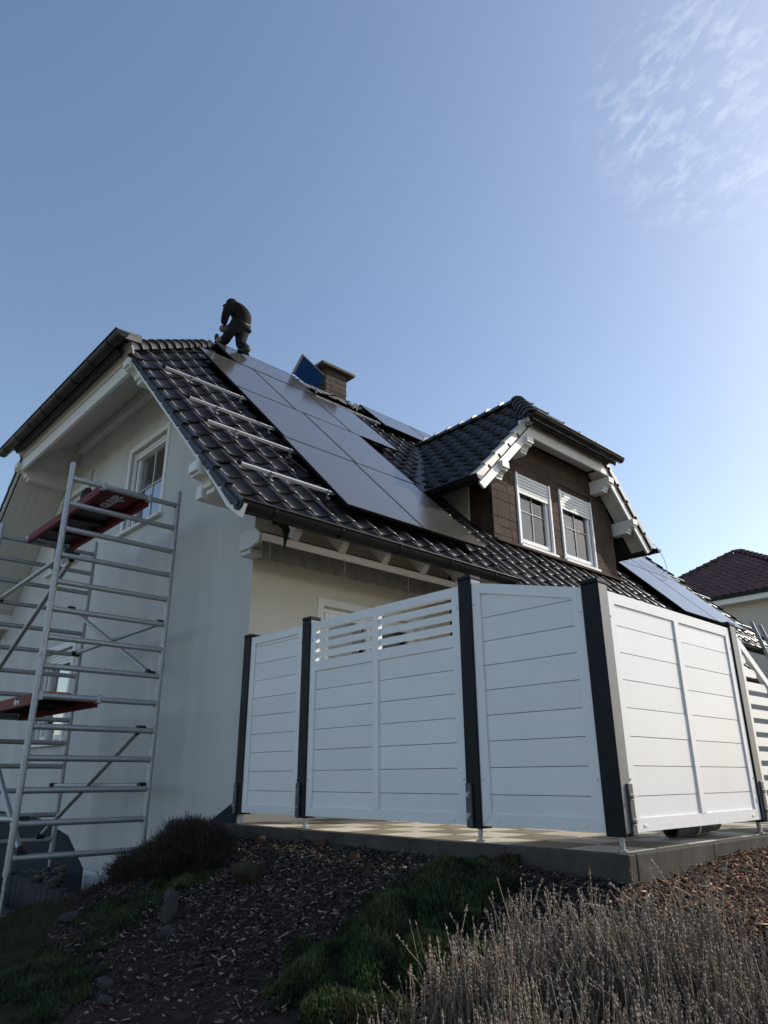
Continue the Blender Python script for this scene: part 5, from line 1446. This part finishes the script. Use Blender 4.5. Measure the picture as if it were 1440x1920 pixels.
for a in ((.36, -.72, (.155, .085, .10), (0, .25, .75), MT['rock'], 'large brown rock lying in the bark below the narrow fence panel', .2, 3),
          (.42, -1.33, (.075, .055, .165), (.1, .06, .4), MT['rock_grey'], 'upright dark slab of rock beside the green cushions', .2, 8),
          (.60, -1.42, (.075, .05, .05), (0, .5, .9), MT['rock_grey'], 'small rounded rock at the foot of the upright slab', .3, 11),
          (.98, -.24, (.05, .04, .05), (.2, 0, .3), MT['rock_red'], 'small reddish rock in the middle of the bark slope', .3, 5),
          (1.32, -.42, (.045, .03, .03), (.2, 0, .9), MT['rock'], 'pale brown stone left of the large green cushion', .3, 15),
          (.42, -.10, (.085, .05, .05), (0, .1, .1), MT['rock_red'], 'reddish rock close under the terrace edge', .3, 21),
          (-.30, -.16, (.09, .05, .06), (0, 0, .2), MT['rock_red'], 'dark reddish rock at the left end of the terrace edge', .3, 24),
          (.83, -1.90, (.055, .05, .05), (0, .1, .3), MT['rock_grey'], 'low grey rock at the edge of the lawn', .3, 31),
          (1.05, -1.98, (.045, .04, .04), (0, .4, 1.3), MT['rock_grey'], 'small grey rock lowest on the lawn edge', .3, 33),
          (1.45, -1.30, (.05, .04, .03), (0, .2, .3), MT['rock'], 'flat brown rock in the lower bark', .3, 37),
          (-.62, -1.55, (.10, .07, .06), (0, .2, 1.0), MT['rock_grey'], 'dark rock half hidden at the left lawn border', .3, 41)):
    rock(*a)
rock(2.93, -.32, (.10, .016, .008), (.1, .05, .35), MT['paver_l'], 'pale flat splinter lying in front of the terrace corner', .0, 51)

# grass: single blades
def blades(name, label, x, y, h, w, base, mtl, lean=.35, cat='grass', zoff=0.0, kind='stuff', curl=.5, zz=None):
    N = len(x); z = (gz(x, y) if zz is None else zz)+zoff
    a = RNG.uniform(0, 2*np.pi, N); ln = np.abs(RNG.normal(0, lean, N)); d = np.stack([np.cos(a), np.sin(a), np.zeros(N)], -1); s = np.stack([-np.sin(a), np.cos(a), np.zeros(N)], -1)
    p = np.stack([x, y, z], -1); up = np.array([0, 0, 1.0])
    m1 = p+up*(h*.55)[:, None]*np.cos(ln*.6)[:, None]+d*(h*.55*np.sin(ln*.6))[:, None]
    tip = m1+up*(h*.45*np.cos(ln*(1+curl)))[:, None]+d*(h*.45*np.sin(ln*(1+curl)))[:, None]
    w = w[:, None]; V = np.stack([p-s*w, p+s*w, m1+s*w*.8, m1-s*w*.8, tip], 1).reshape(-1, 3)
    o = (np.arange(N)*5)[:, None]; F = np.concatenate([o+np.array([[0, 1, 2]]), o+np.array([[0, 2, 3]]), o+np.array([[3, 2, 4]])])
    C = np.repeat(base, 5, 0)
    return np_obj(name, V, F, mtl, label, cat, kind, colors=C)
N = 60000; x = RNG.uniform(-2.5, 2.6, N); y = RNG.uniform(-3.4, -1.1, N); ok = is_lawn(x, y) & (RNG.random(N) < .35+.65*noise2(x*2, y*2)); x, y = x[ok], y[ok]; N = len(x)
dry = noise2(x*1.3+4, y*1.7)[:, None]
C = (np.array([.030, .038, .014])*(1-dry*.7)+np.array([.075, .060, .030])*dry*.75)*RNG.uniform(.5, 1.3, (N, 1))
blades('lawn_grass', 'patchy dull lawn grass at the foot of the slope', x, y, RNG.uniform(.015, .05, N), RNG.uniform(.0015, .003, N), C, MT['leaf'], .6)
# cushion ground cover: low mounds of short curled shoots
def cushion(P_, n, hmax, label, col, seed):
    P_ = np.array(P_); lo, hi = P_.min(0)-.05, P_.max(0)+.05
    x = RNG.uniform(lo[0], hi[0], n); y = RNG.uniform(lo[1], hi[1], n)
    jx, jy = x+.08*np.sin(y*9+seed)+.05*np.sin(y*23)+.03*np.sin(y*47+x*20), y+.08*np.sin(x*8)+.05*np.sin(x*27+1)+.03*np.sin(x*43-y*15); ok = in_poly(jx, jy, [tuple(p) for p in P_]); x, y = x[ok], y[ok]
    c = P_.mean(0); edge = np.full(len(x), 9.0)
    for i in range(len(P_)):
        a, b = P_[i], P_[(i+1) % len(P_)]; ab = b-a; t = np.clip(((x-a[0])*ab[0]+(y-a[1])*ab[1])/(ab @ ab), 0, 1); edge = np.minimum(edge, np.hypot(x-a[0]-ab[0]*t, y-a[1]-ab[1]*t))
    zz = gz(x, y)+hmax*np.minimum(edge/.22, 1)**.6*(.25+1.0*np.abs(np.sin(x*7.3+1.3*np.sin(y*5)+seed)*np.cos(y*6.1+np.sin(x*6)))**.6)*RNG.uniform(.45, 1, len(x))
    v = noise2(x*5+seed, y*6)[:, None]
    C = (np.array(col)*np.array([1.55, 1.35, 1.3])*(.30+1.0*v)+np.array([.045, .030, .016])*np.clip(1.1-1.6*noise2(x*2.7+seed*2, y*3.1), 0, 1)[:, None])*RNG.uniform(.5, 1.35, (len(x), 1))
    pal = RNG.random(len(x)) < .05; C[pal] = np.array([.12, .10, .07])*RNG.uniform(.5, 1.2, (pal.sum(), 1))
    blades('ground_cover', label, x, y, RNG.uniform(.012, .04, len(x)), RNG.uniform(.0018, .0042, len(x)), C, MT['leaf'], .9, 'ground cover', zz=zz)
    # soil-coloured core under the cushion so that its inside is not hollow
cushion(GREEN1, 110000, .12, 'large green cushion of ground cover in front of the slanted panel', (.030, .055, .018), 1)
cushion(GREEN2, 13000, .06, 'bright green cushion of ground cover behind the upright rock', (.032, .066, .020), 4)
cushion(GREEN3, 22000, .05, 'dull green cushion of ground cover left of the upright rock', (.026, .046, .018), 9)
cushion([(-.2, -1.75), (.4, -1.85), (1.0, -2.0), (.9, -2.3), (-.1, -2.2)], 14000, .04, 'dark green moss cushion spreading into the lawn', (.022, .042, .016), 13)

# lavender: dry flower stalks above grey-green shoots
def stalk_template(seed):
    r = np.random.default_rng(seed); V, F = [], []
    def cyl(p, q, r0, r1):
        o = len(V); d = q-p
        for c, rr in ((p, r0), (q, r1)):
            for k in range(3): a = 2*math.pi*k/3+.4; V.append(c+np.array([math.cos(a)*rr, math.sin(a)*rr, 0]))
        for k in range(3): F.append((o+k, o+(k+1) % 3, o+3+(k+1) % 3, o+3+k))
    bend = r.normal(0, .05, 2); pts = [np.array([bend[0]*t*t, bend[1]*t*t, t]) for t in (0, .35, .7, 1.0)]
    for a, b in zip(pts[:-1], pts[1:]): cyl(a, b, .0019, .0014)
    nst = len(V)
    for t in ([.86, .91, .95, .985], [.78, .90, .94, .97], [.93, .97], [.88, .93, .97, .99], [.96], [.72, .91, .96])[seed % 6]:
        t = t+r.normal(0, .008); c = np.array([bend[0]*t*t, bend[1]*t*t, t]); rr = .0055*r.uniform(.75, 1.25)*(1 if t < .96 else .7)*r.uniform(.8, 1.2); o = len(V)
        V.append(c+np.array([0, 0, .026])); 
        for k in range(5): a = 2*math.pi*k/5+r.uniform(0, 1); V.append(c+np.array([math.cos(a)*rr, math.sin(a)*rr, .006*r.normal()]))
        V.append(c+np.array([0, 0, -.018]))
        for k in range(5): F.append((o, o+1+k, o+1+(k+1) % 5, o)); F.append((o+6, o+1+(k+1) % 5, o+1+k, o+6))
    return np.array(V), F, nst
def lav_positions(n, poly, clump):
    P_ = np.array(poly); lo, hi = P_.min(0), P_.max(0); x = RNG.uniform(lo[0], hi[0], n); y = RNG.uniform(lo[1], hi[1], n)
    ok = in_poly(x+.05*np.sin(y*17), y+.05*np.sin(x*15), poly) & (RNG.random(n) < clump(x, y)); return x[ok], y[ok]
clump = lambda x, y: np.clip(.25+1.1*(noise2(x*2.6+1, y*2.6)-.25), .12, 1)
VV, FF, CCs, off = [], [], [], 0
for k in range(6):
    tv, tf, nst = stalk_template(k)
    x, y = lav_positions(2600, LAV, clump); N = len(x)
    H = RNG.normal(.265, .06, N)*(.80+.35*noise2(x*2.6+1, y*2.6)); a = RNG.uniform(0, 6.28, N); tl_ = np.abs(RNG.normal(0, .13, N))
    Rm = rand_rot(N, .13); sc3 = RNG.uniform(.8, 1.15, N)
    M_ = mats(x, y, gz(x, y)+.02, Rm, sc3, sc3, H)
    red = noise2(x*1.9+3, y*1.5)[:, None]
    st = (np.array([.32, .265, .20])*(1-red*.5)+np.array([.23, .155, .115])*red*.5)*RNG.uniform(.6, 1.3, (N, 1))
    tcol = np.ones((len(tv), 3)); tcol[nst:] = np.array([1.1, 1.1, 1.15])
    # flower whorls keep their own thickness whatever the stalk length
    V_, F_, C_ = replicate(tv, tf, M_, st, tcol); VV.append(V_); FF.append(np.array(F_)+off); CCs.append(C_); off += len(V_)
V, F, C = np.concatenate(VV), np.concatenate(FF), np.concatenate(CCs)
me = bpy.data.meshes.new('lavender'); loc = (3.6, -1.0, -.45)
tri = F[:, 0] == F[:, 3]; quads = F[~tri]; tris = F[tri][:, :3]
tri2 = np.concatenate([tris, quads[:, [0, 1, 2]], quads[:, [0, 2, 3]]])
np_obj('lavender', V, tri2, MT['stalk'], 'withered lavender with dry grey-brown flower stalks filling the lower right', 'lavender', 'stuff', colors=C, loc=loc)
N = 60000; x, y = lav_positions(N, LAV, clump); N = len(x)
zz = gz(x, y)+RNG.uniform(0, .20, N)*(.5+.8*noise2(x*2.6+1, y*2.6)); gr = RNG.random((N, 1))
C = (np.array([.085, .088, .068])*(1-gr)+np.array([.16, .145, .12])*gr)*RNG.uniform(.5, 1.2, (N, 1))
blades('lavender_foliage', 'grey-green lavender shoots at the base of the dry stalks', x, y, RNG.uniform(.03, .09, N), RNG.uniform(.0012, .0026, N), C, MT['leaf'], .45, 'lavender', zz=zz)

# pale litter: dry leaves lying on the bark
N = 420; x = RNG.uniform(-.8, 4.5, N); y = -.15-np.abs(RNG.normal(0, .75, N)); ok = ~is_lawn(x, y); x, y = x[ok], y[ok]; N = len(x)
lf = [(-.5, 0, 0), (-.15, .22, .06), (.25, .18, .03), (.5, 0, .10), (.25, -.18, .05), (-.15, -.22, .0)]
s_ = RNG.uniform(.018, .042, N); C = np.where((RNG.random(N) < .5)[:, None], np.array([.22, .15, .09]), np.array([.17, .14, .11]))*RNG.uniform(.6, 1.3, (N, 1))
V, F, CC = replicate(lf, [(0, 1, 2, 3), (0, 3, 4, 5)], mats(x, y, gz(x, y)+.022, rand_rot(N, .45), s_, s_, s_), C)
np_obj('leaf_litter', V, F, MT['leaf'], 'scattered dry leaves lying on the dark bark', 'leaves', 'stuff', colors=CC)

# heather-like shrub at the house corner: woody twigs and dense dull needles in uneven tufts
def shrub(name, label, cx, cy, rx, ry, h, n, col, seed, zb=None):
    r = np.random.default_rng(seed); loc = (cx, cy, float(gz(cx, cy)) if zb is None else zb)
    t = thing(name, label, 'shrub', loc, 'heathers between house and slope')
    M = MB(); tips = []
    for k in range(110):
        a = r.uniform(0, 2*math.pi); e = r.uniform(.12, 1.45); d = Vector((math.cos(a)*math.cos(e)*rx, math.sin(a)*math.cos(e)*ry, math.sin(e)*h))*r.uniform(.86, 1.0)
        b = Vector(loc)+Vector((r.normal(0, .04), r.normal(0, .04), -.03)); m_ = b+d*.55+Vector((r.normal(0, .02), r.normal(0, .02), .02)); M.tube([b, m_, b+d], .004, 4, radii=[.009, .005, .0022], caps=False); tips.append((np.array(m_), np.array(b+d)))
    part('branches', M, MT['bark'], t)
    T0 = np.array([p for p, q in tips]); T1 = np.array([q for p, q in tips]); i = r.integers(0, len(tips), n); f = r.random((n, 1))**.6
    p = T0[i]*(1-f)+T1[i]*f+r.normal(0, .035, (n, 3))
    out = (p-np.array(loc)); out /= np.linalg.norm(out, axis=1)[:, None]+1e-6; d = out+np.array([0, 0, .55])+r.normal(0, .35, (n, 3)); d /= np.linalg.norm(d, axis=1)[:, None]
    L = r.uniform(.02, .055, (n, 1)); s = np.cross(d, r.normal(size=(n, 3))); s /= np.linalg.norm(s, axis=1)[:, None]; w = r.uniform(.0012, .0028, (n, 1))
    V = np.stack([p-s*w, p+s*w, p+d*L+s*w*.5, p+d*L-s*w*.5], 1).reshape(-1, 3); F = (np.arange(n)*4)[:, None]+np.array([[0, 1, 2, 3]])
    g = r.random((n, 1)); tip = r.random((n, 1)) < .12
    C = np.where(tip, np.array([.11, .085, .07]), np.array(col)*(.5+g))
    np_obj('foliage', V, F, MT['leaf'], parent=t, colors=np.repeat(C, 4, 0), kind='stuff')
shrub('heather_shrub', 'large dull brown heather at the house corner beside the terrace edge', -.66, -.62, .50, .42, .41, 48000, (.050, .040, .032), 1, -.34)
shrub('heather_shrub', 'middle heather mound below the scaffold rung, left of the large one', -1.05, -.82, .38, .34, .31, 30000, (.048, .039, .032), 2, -.50)
shrub('heather_shrub', 'low straggling heather lowest on the slope by the cellar window', -1.12, -1.12, .32, .28, .22, 20000, (.052, .043, .032), 3, -.66)

# planter of concrete palisades with a heap of stones, left edge
pw = thing('planter_wall', 'low wall of dark concrete palisade blocks at the foot of the scaffold', 'planter', (-3.2, -1.0, -1.0))
bm_ = MB().bbox((-.075, -.05, 0), (.075, .05, .40), .014).mesh('palisade_block', [MT['block']])
for k in range(16):
    x = -2.42-.157*k; y = -.88-.03*math.sin(k*.5)
    piece('palisade_block', bm_, Matrix.Translation((x, y, -1.02+random.uniform(-.02, .02)+.012*k*.2)) @ Matrix.Rotation(random.gauss(0, .04), 4, 'Z'), pw)
for k in range(4):
    piece('palisade_block', bm_, Matrix.Translation((-2.36-.02*k, -.75+.16*k, -1.03+random.uniform(-.02, .02))) @ Matrix.Rotation(math.pi/2+random.gauss(0, .04), 4, 'Z'), pw)
for k in range(12):
    x = -1.75-.30*k; piece('palisade_block', bm_, Matrix.Translation((x, -1.28-.01*k, -1.08+random.uniform(-.015, .015))) @ Matrix.Rotation(random.gauss(0, .03), 4, 'Z') @ Matrix.Diagonal((1.9, 1.3, .8, 1)), pw)
sh = thing('stone_heap', 'heap of grey field stones behind the palisade blocks', 'stones', (-3.3, -.6, -.75))
pebs = []
for s_ in range(4):
    r = np.random.default_rng(60+s_); b = bmesh.new(); bmesh.ops.create_icosphere(b, subdivisions=2, radius=1.0)
    for v in b.verts:
        d = v.co.copy(); v.co = d*(1+.16*math.sin(d.x*3+s_)+.12*math.sin(d.y*4+s_*2)+.08*math.sin(d.z*6))
    me = bpy.data.meshes.new('stone'); b.to_mesh(me); b.free(); me.materials.append(MT['pebble'])
    for p in me.polygons: p.use_smooth = True
    pebs.append(me)
for k in range(280):
    x = random.uniform(-5.4, -2.7); y = random.uniform(-.80, -.25)
    if x > -2.75-2.6*(y+.85): continue
    k += 0; hh = .10+.20*math.exp(-((x+3.5)/.7)**2)*max(0, 1-abs(y+.5)/.45)
    s_ = random.uniform(.030, .055)
    piece('stone', pebs[k % 4], Matrix.Translation((x, y, -.82+random.uniform(.3, 1.0)*hh*1.3)) @ Matrix.Rotation(random.uniform(0, 6), 4, 'Z') @ Matrix.Rotation(random.uniform(-.5, .5), 4, 'X') @ Matrix.Diagonal((s_*1.25, s_*.9, s_*.62, 1)), sh)
